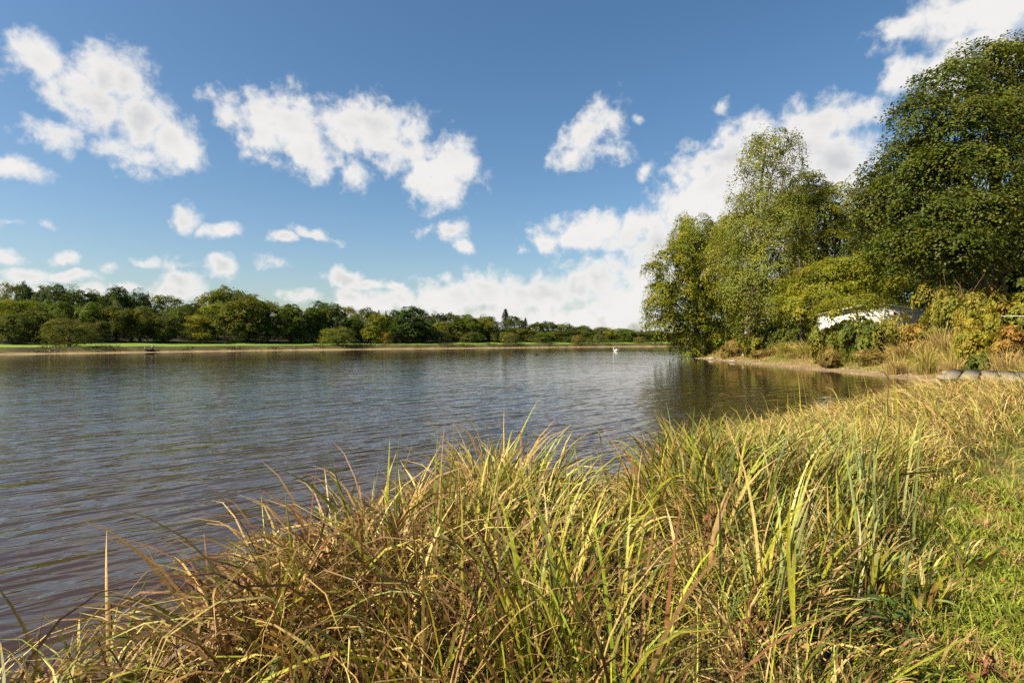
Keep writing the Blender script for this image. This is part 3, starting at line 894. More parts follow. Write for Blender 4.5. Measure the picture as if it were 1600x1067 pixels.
# trees behind the point, tinted darker for the dimness under the crowns
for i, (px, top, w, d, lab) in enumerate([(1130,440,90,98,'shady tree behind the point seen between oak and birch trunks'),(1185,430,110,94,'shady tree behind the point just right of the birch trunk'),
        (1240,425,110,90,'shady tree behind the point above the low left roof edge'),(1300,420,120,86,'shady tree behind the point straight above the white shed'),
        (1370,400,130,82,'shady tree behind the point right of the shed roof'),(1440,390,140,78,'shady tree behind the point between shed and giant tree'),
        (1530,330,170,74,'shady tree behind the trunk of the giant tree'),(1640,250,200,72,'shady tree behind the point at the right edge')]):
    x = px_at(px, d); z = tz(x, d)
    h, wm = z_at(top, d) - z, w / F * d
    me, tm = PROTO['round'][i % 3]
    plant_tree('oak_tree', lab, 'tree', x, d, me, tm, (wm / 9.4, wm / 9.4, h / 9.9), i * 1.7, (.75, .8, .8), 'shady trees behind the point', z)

# ------------------------------------------------------------------ white shed and rail fence on the point
SX, SY = px_at(1357, 48), 48.0
sz = tz(SX, SY)
shed = thing('shed', 'low white shed with a shallow pitched roof half hidden behind brambles', 'shed', (SX, SY, sz), rotz=rad(-14))
top = z_at(474, 48) - sz
eave = top - .8
wl = 3.7
mb = MB(); box(mb, (0, 0, eave / 2), (2 * wl - .3, 3.4, eave), col=(.58, .57, .53)); link('wall', mb.build('wall', M_WHITE), shed)
for sgn in (-1, 1):
    mb = MB()
    P = np.array([[0, -1.95, top], [sgn * wl, -1.95, eave], [sgn * wl, 1.95, eave], [0, 1.95, top]])
    Q = P - np.array([0, 0, .09])
    mb.add(np.concatenate([P, Q]), [[0, 1, 2, 3], [7, 6, 5, 4], [0, 4, 5, 1], [1, 5, 6, 2], [2, 6, 7, 3], [3, 7, 4, 0]], (.60, .60, .57))
    link('roof', mb.build('roof', M_WHITE), shed)
mb = MB()
mb.add([[-wl + .15, -1.7, eave], [wl - .15, -1.7, eave], [0, -1.7, top - .1], [0, -1.699, top - .1]], [[0, 1, 2, 3]], (.58, .57, .53)); link('gable', mb.build('gable', M_WHITE), shed)
mb = MB(); box(mb, (1.3, -1.76, eave * .5), (.12, .1, eave), col=(.16, .08, .045)); link('post', mb.build('post', M_WOOD), shed)
mb = MB(); box(mb, (1.35 + 1.1, -1.74, eave * .98), (2.3, .05, .05), col=(.5, .5, .5)); link('trim', mb.build('trim', M_METAL), shed)

fence = thing('rail_fence', 'thin pale metal rail fence running behind the brambles at the right edge', 'fence', (px_at(1500, 36), 36, tz(px_at(1500, 36), 36)))
fx0 = px_at(1500, 36); fz0 = tz(fx0, 36)
fp = [(px_at(q, dd), dd, z_at(494, dd)) for q, dd in ((1452, 41), (1480, 39), (1515, 37), (1560, 35), (1605, 33), (1650, 31))]
for a, b in zip(fp[:-1], fp[1:]):
    for dz in (0,):
        mb = MB()
        tube(mb, [np.array(a) - (fx0, 36, fz0 - dz), np.array(b) - (fx0, 36, fz0 - dz)], [.022, .022], 8, (.5, .5, .5))
        link('rail', mb.build('rail', M_METAL, True), fence)
for a in fp:
    g = tz(a[0], a[1])
    mb = MB(); tube(mb, [(a[0] - fx0, a[1] - 36, g - .2 - fz0), (a[0] - fx0, a[1] - 36, a[2] + .06 - fz0)], [.045, .04], 8, (.45, .44, .42))
    link('post', mb.build('post', M_METAL, True), fence)

# ------------------------------------------------------------------ fishing platform of wide boards
plat = thing('fishing_platform', 'weathered grey wooden platform of wide boards in the dry grass', 'platform', (16.5, 18.7, 0), rotz=-.69)
PZ = 1.12
for k in range(10):
    mb = MB()
    rngp = np.random.default_rng(300 + k)
    box(mb, ((k - 3.2) * .50, 0, PZ + rngp.normal(0, .012)), (.43, 6.4, .05), rotz=rngp.normal(0, .006), col=np.array((.20, .17, .125)) * rngp.uniform(.85, 1.12))
    link('board', mb.build('board', M_WOOD), plat)
for yy in (-3.0, -.2, 2.9):
    mb = MB(); box(mb, (.5, yy, PZ - .12), (5.0, .16, .16), col=(.24, .20, .15)); link('beam', mb.build('beam', M_WOOD), plat)
for xx in (-1.6, 2.4):
    for yy in (-3.0, 2.9):
        mb = MB(); box(mb, (xx, yy, PZ - .8), (.16, .16, 1.2), col=(.22, .18, .13)); link('post', mb.build('post', M_WOOD), plat)

# small angling stage on the far bank
d = 106.0; x = px_at(233, d); g = tz(x, d)
st = thing('angling_stage', 'small dark angling stage with two pale seats on the far bank', 'stage', (x, d, g), rotz=.6)
mb = MB(); box(mb, (0, 0, .25), (1.5, 1.2, .12), col=(.07, .055, .045)); link('deck', mb.build('deck', M_WOOD), st)
for xx in (-.65, .65):
    for yy in (-.5, .5):
        mb = MB(); box(mb, (xx, yy, -.1), (.1, .1, .7), col=(.06, .05, .04)); link('leg', mb.build('leg', M_WOOD), st)
for xx, hh in ((-.6, .4), (.55, .75)):
    mb = MB(); box(mb, (xx, .3, .31 + hh / 2), (.35, .35, hh), col=(.25, .25, .22), taper=.85); link('seat', mb.build('seat', M_WOOD), st)


# ------------------------------------------------------------------ water birds
def bird(name, label, px, py, body, scale, group=None, neck=.0, face=1):
    d = EYE * F / (py - HOR)
    x = px_at(px, d)
    t = thing(name, label, 'bird', (x, d, 0), group, 0 if face > 0 else math.pi)
    mb = MB()
    s = scale
    tt = np.linspace(0, 1, 12)
    xs = -.5 + tt
    prof = np.array([.01, .05, .11, .15, .175, .185, .18, .165, .14, .105, .07, .04])
    zc = .09 + .10 * np.exp(-((tt - 0) / .16) ** 2)
    pts = np.stack([xs * s, 0 * xs, zc * s], 1)
    # neck and head continue the same skin
    nk = np.array([[.50, 0, .16], [.55, 0, .26 + neck * .3], [.55, 0, .34 + neck * .7], [.58, 0, .40 + neck], [.64, 0, .41 + neck], [.69, 0, .40 + neck]]) * s
    nr = np.array([.055, .045, .042, .055, .052, .012])
    tube(mb, np.concatenate([pts, nk]), np.concatenate([prof, nr]) * s, 10, body)
    link('body', mb.build('body', M_FEATHER, True), t)
    mb = MB(); tube(mb, np.array([[.68, 0, .40 + neck], [.74, 0, .385 + neck], [.80, 0, .375 + neck]]) * s, np.array([.026, .022, .008]) * s, 6, (.5, .22, .03))
    link('beak', mb.build('beak', M_FEATHER, True), t)
    for sg in (-1, 1):
        mb = MB(); tube(mb, np.stack([np.linspace(-.5, .25, 6), sg * np.array([.03, .12, .16, .17, .15, .1]), np.array([.2, .19, .17, .15, .14, .13])], 1) * s, np.array([.01, .04, .06, .07, .06, .02]) * s, 6, np.asarray(body) * .85)
        link('wing', mb.build('wing', M_FEATHER, True), t)


bird('swan', 'white swan floating near the far bank', 963, 548, (.8, .8, .78), 1.15, None, .26, -1)
bird('duck', 'dark duck on the lake, the one nearest to the camera', 838, 554, (.035, .03, .028), .62, 'ducks on the lake', .02)
for px, py, lab in ((884, 548, 'dark duck on the lake, leftmost of the row under the far bank'), (905, 548.2, 'dark duck swimming a little left of the white swan'),
                    (992, 548, 'dark duck first to the right of the white swan'), (1000, 548.4, 'dark duck second to the right of the white swan'), (1014, 548, 'dark duck farthest right, near the oak boughs')):
    bird('duck', lab, px, py, (.04, .034, .03), .5, 'ducks on the lake', .02, 1 if px < 990 else -1)

# ------------------------------------------------------------------ shore stones
rngS = np.random.default_rng(77)


def stone(size, rng):
    a = np.linspace(0, 2 * math.pi, 9)[:-1]
    V, k = [], []
    for j, (zz, rr) in enumerate(((-.3, .8), (0, 1.0), (.3, .8), (.5, .35))):
        V.append(np.stack([np.cos(a) * rr, np.sin(a) * rr, np.full(8, zz)], 1) * (1 + rng.normal(0, .12, (8, 3))))
    V = np.concatenate(V) * np.array([1, .75, .7]) * size
    i = np.arange(3)[:, None] * 8; j = np.arange(8)[None]; j2 = (j + 1) % 8
    Fc = np.stack([i + j, i + j2, i + 8 + j2, i + 8 + j], -1).reshape(-1, 4)
    cap = np.array([[24, 25, 26, 27], [24, 27, 28, 31], [28, 29, 30, 31]])
    return V, np.concatenate([Fc, cap])


for k, (px, py, sz_, lab) in enumerate([(1112, 560, .5, 'largest pale stone at the waterline below the birch trunk'), (1145, 563.5, .42, 'dark edged stone on the mud beach right of the largest pale stone'),
        (1104, 565, .34, 'flat stone lying at the water edge near the tip of the point'), (1130, 567.5, .42, 'long low stone at the water edge left of the dark edged stone'), (1226, 573, .3, 'small stone on the mud beach below the yellow grass'),
        (1290, 578, .26, 'small pale stone on the right half of the mud beach')]):
    dd = 2.15 * F / (py - HOR)
    x = px_at(px, dd)
    V, Fc = stone(sz_, rngS)
    mb = MB(); mb.add(V, Fc, np.array((.34, .28, .2)) * rngS.uniform(.7, 1.1))
    o = link('stone', mb.build('stone', M_STONE), None, (x, dd, tz(x, dd) + .05), label=lab, category='stone', group='stones on the mud beach')
    o.rotation_euler = (0, 0, rngS.uniform(0, 6))
# pebbles: nobody could count them
mb = MB()
k = 0
while k < 520:
    yy = rngS.uniform(33, 78); xx = 22.3 + rngS.uniform(-.6, 3.2) + max(0, 41 - yy) * .08
    s = lake_sd([xx], [yy])[0]
    if 0 < s < 2.6:
        V, Fc = stone(rngS.uniform(.03, .12), rngS)
        mb.add(V + np.array([xx, yy, tz(xx, yy) + .01]), Fc, np.array((.26, .20, .125)) * rngS.uniform(.6, 1.25)); k += 1
link('beach_pebbles', mb.build('beach_pebbles', M_STONE), kind='stuff', label='pebbles strewn along the mud beach of the point')


# ------------------------------------------------------------------ blades
def blades(base, az, lean, bend, length, width, cb, ct, rng, segs=7, power=1.7, kink=.15, twist=.8, fold=0.0, colmid=None):
    n = len(base)
    t = np.linspace(0, 1, segs + 1)[None]
    tm = (t[:, 1:] + t[:, :-1]) / 2
    azd = az[:, None] + rng.normal(0, .25, (n, 1)) * tm * 2
    phi = lean[:, None] + bend[:, None] * tm ** power
    if kink:
        has = (rng.random(n) < kink)[:, None]
        tk = rng.uniform(.35, .85, (n, 1))
        phi = phi + has * (tm > tk) * rng.uniform(.6, 1.7, (n, 1))
    phi = np.minimum(phi, 2.75)
    dirs = np.stack([np.sin(phi) * np.cos(azd), np.sin(phi) * np.sin(azd), np.cos(phi)], -1)
    st = (length / segs)[:, None, None] * dirs
    P = np.concatenate([np.zeros((n, 1, 3)), np.cumsum(st, 1)], 1) + base[:, None]
    Dv = np.concatenate([dirs[:, :1], (dirs[:, 1:] + dirs[:, :-1]) / 2, dirs[:, -1:]], 1)
    sd_ = np.stack([-np.sin(az), np.cos(az), 0 * az], -1)[:, None] * np.ones((1, segs + 1, 1))
    sd_ = unit(sd_ - (sd_ * Dv).sum(-1, keepdims=True) * Dv)
    nn = np.cross(sd_, Dv)
    tw = (rng.normal(0, .5, (n, 1)) + rng.normal(0, twist, (n, 1)) * t)[..., None]
    sv = sd_ * np.cos(tw) + nn * np.sin(tw)
    nv = np.cross(sv, Dv)
    wp = (width[:, None] * (.55 + .45 * np.sin(np.clip(t * 1.6 + .25, 0, math.pi / 2 + .9))) * (1 - t ** 3.2) + .0006)[..., None]
    if fold:
        V = np.stack([P - sv * wp * .5 + nv * wp * fold, P, P + sv * wp * .5 + nv * wp * fold], 2)
        k = 3
    else:
        V = np.stack([P - sv * wp * .5, P + sv * wp * .5], 2)
        k = 2
    c = cb[:, None] * (1 - t[..., None]) + ct[:, None] * t[..., None]
    if colmid is not None:
        c = c * (1 - .9 * (4 * t * (1 - t))[..., None]) + colmid[:, None] * (.9 * (4 * t * (1 - t))[..., None])
    C = np.repeat(c[:, :, None], k, 2)
    ii = (np.arange(n) * (segs + 1) * k)[:, None, None]
    jj = (np.arange(segs) * k)[None, :, None]
    q = np.arange(k - 1)[None, None]
    a = ii + jj + q
    Fc = np.stack([a, a + 1, a + k + 1, a + k], -1).reshape(-1, 4)
    return V.reshape(-1, 3), Fc, C.reshape(-1, 3)


TAN = np.array([.36, .24, .085]); STRAW = np.array([.50, .38, .135]); BROWN = np.array([.175, .096, .036]); RUST = np.array([.24, .085, .04])
GREEN = np.array([.115, .140, .018]); YGR = np.array([.27, .265, .028]); YEL = np.array([.40, .31, .04]); BLUEG = np.array([.20, .235, .08]); DGR = np.array([.050, .078, .014]); PALE = np.array([.48, .43, .24])

# character of the belt by place: x, y, reach, height, width, erect(0..1), lean azimuth (deg) and strength, colour mix
#   colours: brown, tan, straw, yellow-green, green, blue-green
SPOTS = [
 (-1.75,2.3,.8, .72,.021,.30,165,.28, (.30,.34,.12,.10,.14,0)),
 (-1.25,3.2,.9, 1.0,.017,.22,110,.06, (.54,.26,.08,.07,.05,0)),
 (-1.3,1.7,.8, .72,.022,.15,165,.50, (.18,.26,.12,.20,.24,0)),
 (-.9,2.7,.6, .98,.017,.22,120,.08, (.54,.26,.08,.07,.05,0)),
 (-0.4,4.7,.8, .96,.020,.75, 90,.10, (.08,.16,.18,.34,.24,0)),
 (-0.15,3.0,.6, .97,.023,.92, 60,.08, (.08,.14,.12,.38,.28,0)),
 (0.8,3.9,.9, .66,.011,.10,165,.85, (.20,.26,.14,.12,.28,0)),
 (1.5,4.9,1.0, .70,.011,.10,170,.95, (.12,.32,.22,.12,.22,0)),
 (0.7,5.1,.7, .45,.011,.35,140,.55, (.12,.24,.26,.20,.18,0)),
 (2.7,6.9,1.4, .66,.011,.20,150,.70, (.08,.30,.28,.18,.16,0)),
 (2.5,4.8,.9, .90,.020,.88, 60,.10, (.05,.10,.12,.30,.26,.17)),
 (1.3,2.9,.8, .62,.016,.60, 20,.30, (.22,.20,.10,.22,.26,0)),
 (4.8,8.8,1.8, .70,.012,.40,130,.50, (.06,.28,.34,.20,.12,0)),
 (4.0,6.6,1.2, .74,.015,.70, 60,.22, (.06,.18,.22,.32,.22,0)),
 (8.2,12.0,2.4, .80,.015,.40,140,.42, (.06,.28,.40,.18,.08,0)),
 (13,16.5,3.0, .80,.017,.40,140,.42, (.06,.28,.44,.16,.06,0)),
 (18,22,4.0, .78,.020,.40,140,.38, (.06,.26,.44,.18,.06,0)),
]
SP = np.array([list(s[:8]) + list(s[8]) for s in SPOTS])
PALETTE = np.stack([BROWN, TAN, STRAW, YGR, GREEN, BLUEG])


def spot_mix(x, y):
    w = np.exp(-(((x[:, None] - SP[:, 0]) ** 2 + (y[:, None] - SP[:, 1]) ** 2) / (SP[:, 2] ** 2) * .9)) + 1e-12
    return w / w.sum(1, keepdims=True)


rngB = np.random.default_rng(99)


def sedge_batch(dmin, dmax, n_tuft, per, segs):
    # tufts: scattered over the belt, blades fan out of each
    P = []
    tot = 0
    while tot < n_tuft:
        x = rngB.uniform(-6.5, 22, 60000); y = rngB.uniform(.2, 27, 60000)
        d = np.hypot(x, y)
        s = lake_sd(x, y)
        ok = (d > dmin) & (d < dmax) & (s > -.05) & (vnoise(x, y, .42, 21) > .36 - .012 * d) & (inner(x, y) < rngB.normal(0, .2, len(x))) & (np.abs(x) < y * 1.15 + 1.0)
        # keep the platform boards clear
        ok &= ~on_platform(x, y)
        P.append(np.stack([x[ok], y[ok]], 1)); tot += ok.sum()
    P = np.concatenate(P)[:n_tuft]
    w = spot_mix(P[:, 0], P[:, 1])
    pick = (w.cumsum(1) > rngB.random((len(P), 1))).argmax(1)     # each tuft takes the habit of one spot
    par = SP[pick]
    big = vnoise(P[:, 0], P[:, 1], .8, 7)
    n = n_tuft * per
    T = np.repeat(np.arange(n_tuft), per)
    r = np.abs(rngB.normal(0, .085, n)); a = rngB.uniform(0, 2 * math.pi, n)
    bx = P[T, 0] + r * np.cos(a); by = P[T, 1] + r * np.sin(a)
    bz = terrain(bx, by) - .03
    bz = np.maximum(bz, -.05)
    H = par[T, 3] * np.clip(.25 - inner(bx, by) / .9, .35, 1) * (.68 + .55 * big[T]) * rngB.uniform(.55, 1.25, n)
    Wd = par[T, 4] * rngB.uniform(.5, 1.45, n) * np.clip(np.hypot(bx, by) / 3.6, .5, 1)
    er = par[T, 5]
    laz = np.radians(par[T, 6]) + rngB.normal(0, .5, n)
    st = par[T, 7] * rngB.uniform(.4, 1.5, n)
    vx = np.cos(a) * rngB.uniform(.1, .5, n) + np.cos(laz) * st; vy = np.sin(a) * rngB.uniform(.1, .5, n) + np.sin(laz) * st
    tva = rngB.normal(0, .35, n_tuft)[T]
    az = np.arctan2(vy, vx) + tva
    lean = np.clip(np.hypot(vx, vy) * (1.1 - .7 * er), 0.02, 1.15) * rngB.uniform(.35, 1.1, n)
    bend = rngB.uniform(.9, 3.0, n) * (1.15 - .85 * er) + rngB.uniform(0, .5, n)
    cm = par[T, 8:14]
    ci = (cm.cumsum(1) > rngB.random((n, 1)) * cm.sum(1, keepdims=True)).argmax(1)
    tip = PALETTE[ci] * rngB.uniform(.65, 1.3, (n, 1)) * (1 + rngB.normal(0, .07, (n, 3)))
    low = (np.where(ci[:, None] < 3, (.42 * BROWN + .08 * TAN), DGR * .8)) * rngB.uniform(.6, 1.3, (n, 1))  # sheath brown and dark green, darkened further to deepen shade between blades
    mixd = np.where((rngB.random(n) < .3)[:, None] & (ci[:, None] >= 3), TAN * .9, tip)   # green blades with a dry tip
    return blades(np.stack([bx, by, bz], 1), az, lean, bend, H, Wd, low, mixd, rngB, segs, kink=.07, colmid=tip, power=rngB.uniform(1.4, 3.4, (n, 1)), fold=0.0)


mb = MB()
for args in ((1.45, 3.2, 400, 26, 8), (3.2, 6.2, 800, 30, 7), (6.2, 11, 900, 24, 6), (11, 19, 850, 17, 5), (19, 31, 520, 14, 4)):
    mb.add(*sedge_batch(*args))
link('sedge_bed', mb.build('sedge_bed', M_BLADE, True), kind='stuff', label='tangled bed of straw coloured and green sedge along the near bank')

# low green sprouts and fallen thatch between the tufts
n = 12000
x = rngB.uniform(-5.5, 9, n * 6); y = rngB.uniform(.8, 13, n * 6)
s = lake_sd(x, y); d = np.hypot(x, y)
ok = (s > -.05) & (inner(x, y) < .2) & (d > 1.5) & (rngB.random(len(x)) < 6.0 / (d + 2))
x, y = x[ok][:n], y[ok][:n]; n = len(x)
dry = rngB.random(n) < .45
cb = np.where(dry[:, None], BROWN * .5, DGR * .7) * rngB.uniform(.6, 1.4, (n, 1)); ct = np.where(dry[:, None], TAN * .6, GREEN * .6) * rngB.uniform(.6, 1.3, (n, 1))  # sprouts and thatch darkened to deepen the shaded gaps between tufts
mb = MB()
mb.add(*blades(np.stack([x, y, terrain(x, y) - .02], 1), rngB.uniform(0, 6.28, n), np.where(dry, rngB.uniform(.7, 1.4, n), rngB.uniform(.1, .8, n)), rngB.uniform(.2, 1.2, n),
               rngB.uniform(.15, .5, n), rngB.uniform(.004, .012, n), cb, ct, rngB, 4))
link('sedge_undergrowth', mb.build('sedge_undergrowth', M_BLADE, True), kind='stuff', label='short sprouts and fallen dry thatch under the sedge')

n = 6500
x = rngB.uniform(-3, 12, n * 8); y = rngB.uniform(1.2, 15, n * 8)
s = lake_sd(x, y); d = np.hypot(x, y)
ok = (s > .1) & (inner(x, y) < -.25) & (d > 1.5) & (rngB.random(len(x)) < 5.0 / (d + 2))
x, y, d = x[ok][:n], y[ok][:n], d[ok][:n]; n = len(x)
c = np.where((rngB.random(n) < .6)[:, None], TAN, np.where((rngB.random(n) < .5)[:, None], BROWN, STRAW)) * rngB.uniform(.55, 1.2, (n, 1))
mb = MB()
mb.add(*blades(np.stack([x, y, terrain(x, y) + rngB.uniform(.06, .42, n) * (spot_mix(x, y) @ SP[:, 3])], 1), np.radians(165) + rngB.normal(0, .9, n), rngB.uniform(.9, 1.7, n), rngB.uniform(-.2, .9, n),
               rngB.uniform(.25, .75, n), rngB.uniform(.004, .011, n), c * .8, c, rngB, 5, kink=.25))
link('sedge_thatch', mb.build('sedge_thatch', M_DRY, True), kind='stuff', label='broken dry blades matted across the sedge bed')

# trodden grass strip on the right
mb = MB()
for cnt, xr, yr, dm, dn, sg in ((58000, (.9, 8.5), (.3, 8.8), 1.4, 8.6, 2), (26000, (4, 26), (4, 24), 8.0, 24, 3)):
    x = rngB.uniform(*xr, cnt * 4); y = rngB.uniform(*yr, cnt * 4)
    d = np.hypot(x, y)
    ok = (inner(x, y) > -.4) & (d > dm) & (d < dn) & (x < y * 1.05 + 1.0)
    ok &= rngB.random(len(x)) < np.clip(5 / d, 0, 1)
    ok &= ~on_platform(x, y)
    x, y, d = x[ok][:cnt], y[ok][:cnt], d[ok][:cnt]; n = len(x)
    pat = vnoise(x, y, .5, 11)
    dry = rngB.random(n) < (.08 + .62 * sstep(.52, .78, vnoise(x, y, .33, 12)))
    tall = sstep(7, 14, d)
    cb = np.where(dry[:, None], TAN * .6, GREEN * .8) * rngB.uniform(.7, 1.3, (n, 1)); ct = np.where(dry[:, None], TAN, YGR * .5 + GREEN * .75 + np.array([0, .022, 0])) * rngB.uniform(.6, 1.35, (n, 1))
    mb.add(*blades(np.stack([x, y, terrain(x, y) - .01], 1), rngB.uniform(0, 6.28, n), rngB.uniform(.1, 1.1, n), rngB.uniform(.2, 1.4, n),
                   rngB.uniform(.05, .17, n) * (.6 + .8 * pat) * (1 + 2.2 * tall), rngB.uniform(.004, .009, n) * (1 + d / 9), cb, ct, rngB, sg, kink=.1))
link('grass', mb.build('grass', M_BLADE, True), kind='stuff', label='short yellow green grass of the trodden strip along the bank')

n = 420
x = rngB.uniform(1.0, 6, n * 12); y = rngB.uniform(1.2, 7, n * 12)
ok = (inner(x, y) > -.7) & (inner(x, y) < 1.6) & (np.hypot(x, y) > 1.6)
x, y = x[ok][:n], y[ok][:n]; n = len(x)
nn_ = unit(np.array([0, 0, 1.0]) + rngB.normal(0, .5, (n, 3)))
V, Fc = leaf_quads(np.stack([x, y, terrain(x, y) + rngB.uniform(.02, .09, n)], 1), nn_, rngB.uniform(.02, .06, n), .6, rngB)
c = np.where((rngB.random(n) < .6)[:, None], RUST, BROWN) * rngB.uniform(.6, 1.4, (n, 1))
link('leaf_litter', mesh('leaf_litter', V, Fc, np.repeat(c, 4, 0), M_DRY), kind='stuff', label='small rusty dead leaves lying on the trodden grass')

# rough straw grass over the right slope and the point
n = 44000
x = rngB.uniform(10, 50, n * 5); y = rngB.uniform(13, 84, n * 5)
s = lake_sd(x, y); d = np.hypot(x, y)
ok = (s > 1.5) & (s < 15) & (d > 15) & (x < y * .98 + 1) & (rngB.random(len(x)) < np.clip(30 / d, 0, 1))
ok &= ~on_platform(x, y)
x, y, s, d = x[ok][:n], y[ok][:n], s[ok][:n], d[ok][:n]; n = len(x)
pat = vnoise(x, y, 2.2, 13)
gr = rngB.random(n) < sstep(.35, .75, pat)
ct = np.where(gr[:, None], YGR * .95, np.where((rngB.random(n) < .3)[:, None], TAN * .8, STRAW * .85)) * rngB.uniform(.6, 1.3, (n, 1))
cb = np.where(gr[:, None], GREEN * .8, BROWN) * rngB.uniform(.6, 1.3, (n, 1))
mb = MB()
mb.add(*blades(np.stack([x, y, terrain(x, y) - .03], 1), rngB.uniform(0, 6.28, n), rngB.uniform(.05, .6, n), rngB.uniform(.3, 1.6, n),
               rngB.uniform(.4, 1.05, n) * np.clip(.3 + (s - 1.5) / 2.5, .3, 1.1), rngB.uniform(.008, .016, n) * (.6 + d / 40), cb, ct, rngB, 3))
link('rough_grass', mb.build('rough_grass', M_BLADE, True), kind='stuff', label='rough dry grass over the slope of the point')

# fringe of dry grass on the far bank
n = 16000
t = rngB.random(n)
seg = np.array([(-95, 68), (-80, 89), (-69, 102), (-54, 120), (-31.7, 141), (0, 163), (20, 179), (44, 194), (52, 196), (75, 200)], float)
cl = np.concatenate([[0], np.cumsum(np.linalg.norm(np.diff(seg, axis=0), axis=1))])
u = t * cl[-1]
bx = np.interp(u, cl, seg[:, 0]); by = np.interp(u, cl, seg[:, 1])
k = np.clip(np.searchsorted(cl, u) - 1, 0, len(seg) - 2)
dr = unit(seg[k + 1] - seg[k])
offn = rngB.uniform(1.0, 4.4, n)
bx -= dr[:, 1] * offn; by += dr[:, 0] * offn
pat = vnoise(bx, by, 3.0, 17)
gr = rngB.random(n) < .35 + .5 * sstep(3, 4.4, offn)
ct = np.where(gr[:, None], YGR * .38, TAN * .3) * rngB.uniform(.3, 1.2, (n, 1))
mb = MB()
mb.add(*blades(np.stack([bx, by, terrain(bx, by) - .03], 1), rngB.uniform(0, 6.28, n), rngB.uniform(.05, .7, n), rngB.uniform(.2, 1.2, n),
               rngB.uniform(.12, .5, n) * (.25 + 1.9 * sstep(.45, .8, pat)) * np.clip(1.3 - (offn - 2) / 2.6, .2, 1), rngB.uniform(.05, .1, n), ct * .7, ct, rngB, 2, kink=0))
link('bank_grass', mb.build('bank_grass', M_BLADE, True), kind='stuff', label='brown tufted grass fringe along the far bank')


# ------------------------------------------------------------------ bushes of the point
def bush_mesh(seed, pal, leaf=.13, n_spray=150, n_leaf=46, spiky=False, flat=.6, up=.4):
    rng = np.random.default_rng(seed)
    lobes = [(0, 0, .45, .7, .7, .5)] + [(rng.uniform(-.75, .75), rng.uniform(-.6, .6), rng.uniform(.25, .85), rng.uniform(.25, .45), rng.uniform(.25, .45), rng.uniform(.18, .34)) for _ in range(9)]
    me, c = crown(rng, lobes, n_spray, n_leaf, .17, leaf, pal, flat=flat, up=up, mat=M_LEAF, droop=.2, aspect=.55)
    mbs = MB()
    for j in range(26):
        e = c[rng.integers(0, len(c))]
        pth = limb_path(rng, (rng.normal(0, .15), rng.normal(0, .15), 0), e + np.array([0, 0, .1 if not spiky else rng.uniform(.1, .5)]), 5)
        tube(mbs, pth, np.linspace(.012, .004, 5), 4, (.16, .10, .06))
    return me, mbs.build('stem', M_BARK, True)


def tuft_mesh(seed, c1, c2, n=420):
    rng = np.random.default_rng(seed)
    r = np.abs(rng.normal(0, .28, n)); a = rng.uniform(0, 6.28, n)
    base = np.stack([r * np.cos(a), r * np.sin(a), np.zeros(n)], 1)
    pick = rng.random((n, 1)) < .55
    tip = np.where(pick, c1, c2) * rng.uniform(.6, 1.3, (n, 1))
    V, Fc, C = blades(base, a + rng.normal(0, .5, n), rng.uniform(.05, .5, n), rng.uniform(.3, 1.6, n), rng.uniform(.6, 1.25, n), rng.uniform(.012, .026, n), tip * .5, tip, rng, 5)
    return mesh('foliage', V, Fc, C, M_BLADE, True), None


BUSHES = {
 'bramble': bush_mesh(401, [(0.101, 0.129, 0.018), (0.135, 0.148, 0.020), (0.081, 0.106, 0.015)]),
 'bramble2': bush_mesh(402, [(0.182, 0.182, 0.022), (0.142, 0.156, 0.020), (0.216, 0.172, 0.029)]),
 'bracken': bush_mesh(403, [(0.284, 0.165, 0.037), (0.257, 0.185, 0.037), (0.338, 0.198, 0.044)], leaf=.09, n_leaf=60, flat=.3, up=.7),
 'golden': bush_mesh(404, [(0.257, 0.227, 0.024), (0.203, 0.198, 0.022), (0.297, 0.218, 0.029)], leaf=.09, n_leaf=60, flat=.35, up=.6),
 'heath': bush_mesh(405, [(0.270, 0.178, 0.055), (0.223, 0.152, 0.044), (0.223, 0.198, 0.040)], leaf=.075, n_leaf=76),
 'sprig': bush_mesh(406, [(0.203, 0.191, 0.026), (0.155, 0.165, 0.022), (0.257, 0.205, 0.033)], leaf=.08, n_spray=190, n_leaf=36, spiky=True),
 'tuft': tuft_mesh(407, YGR * 1.1, STRAW),
 'drytuft': tuft_mesh(408, STRAW, TAN),
}
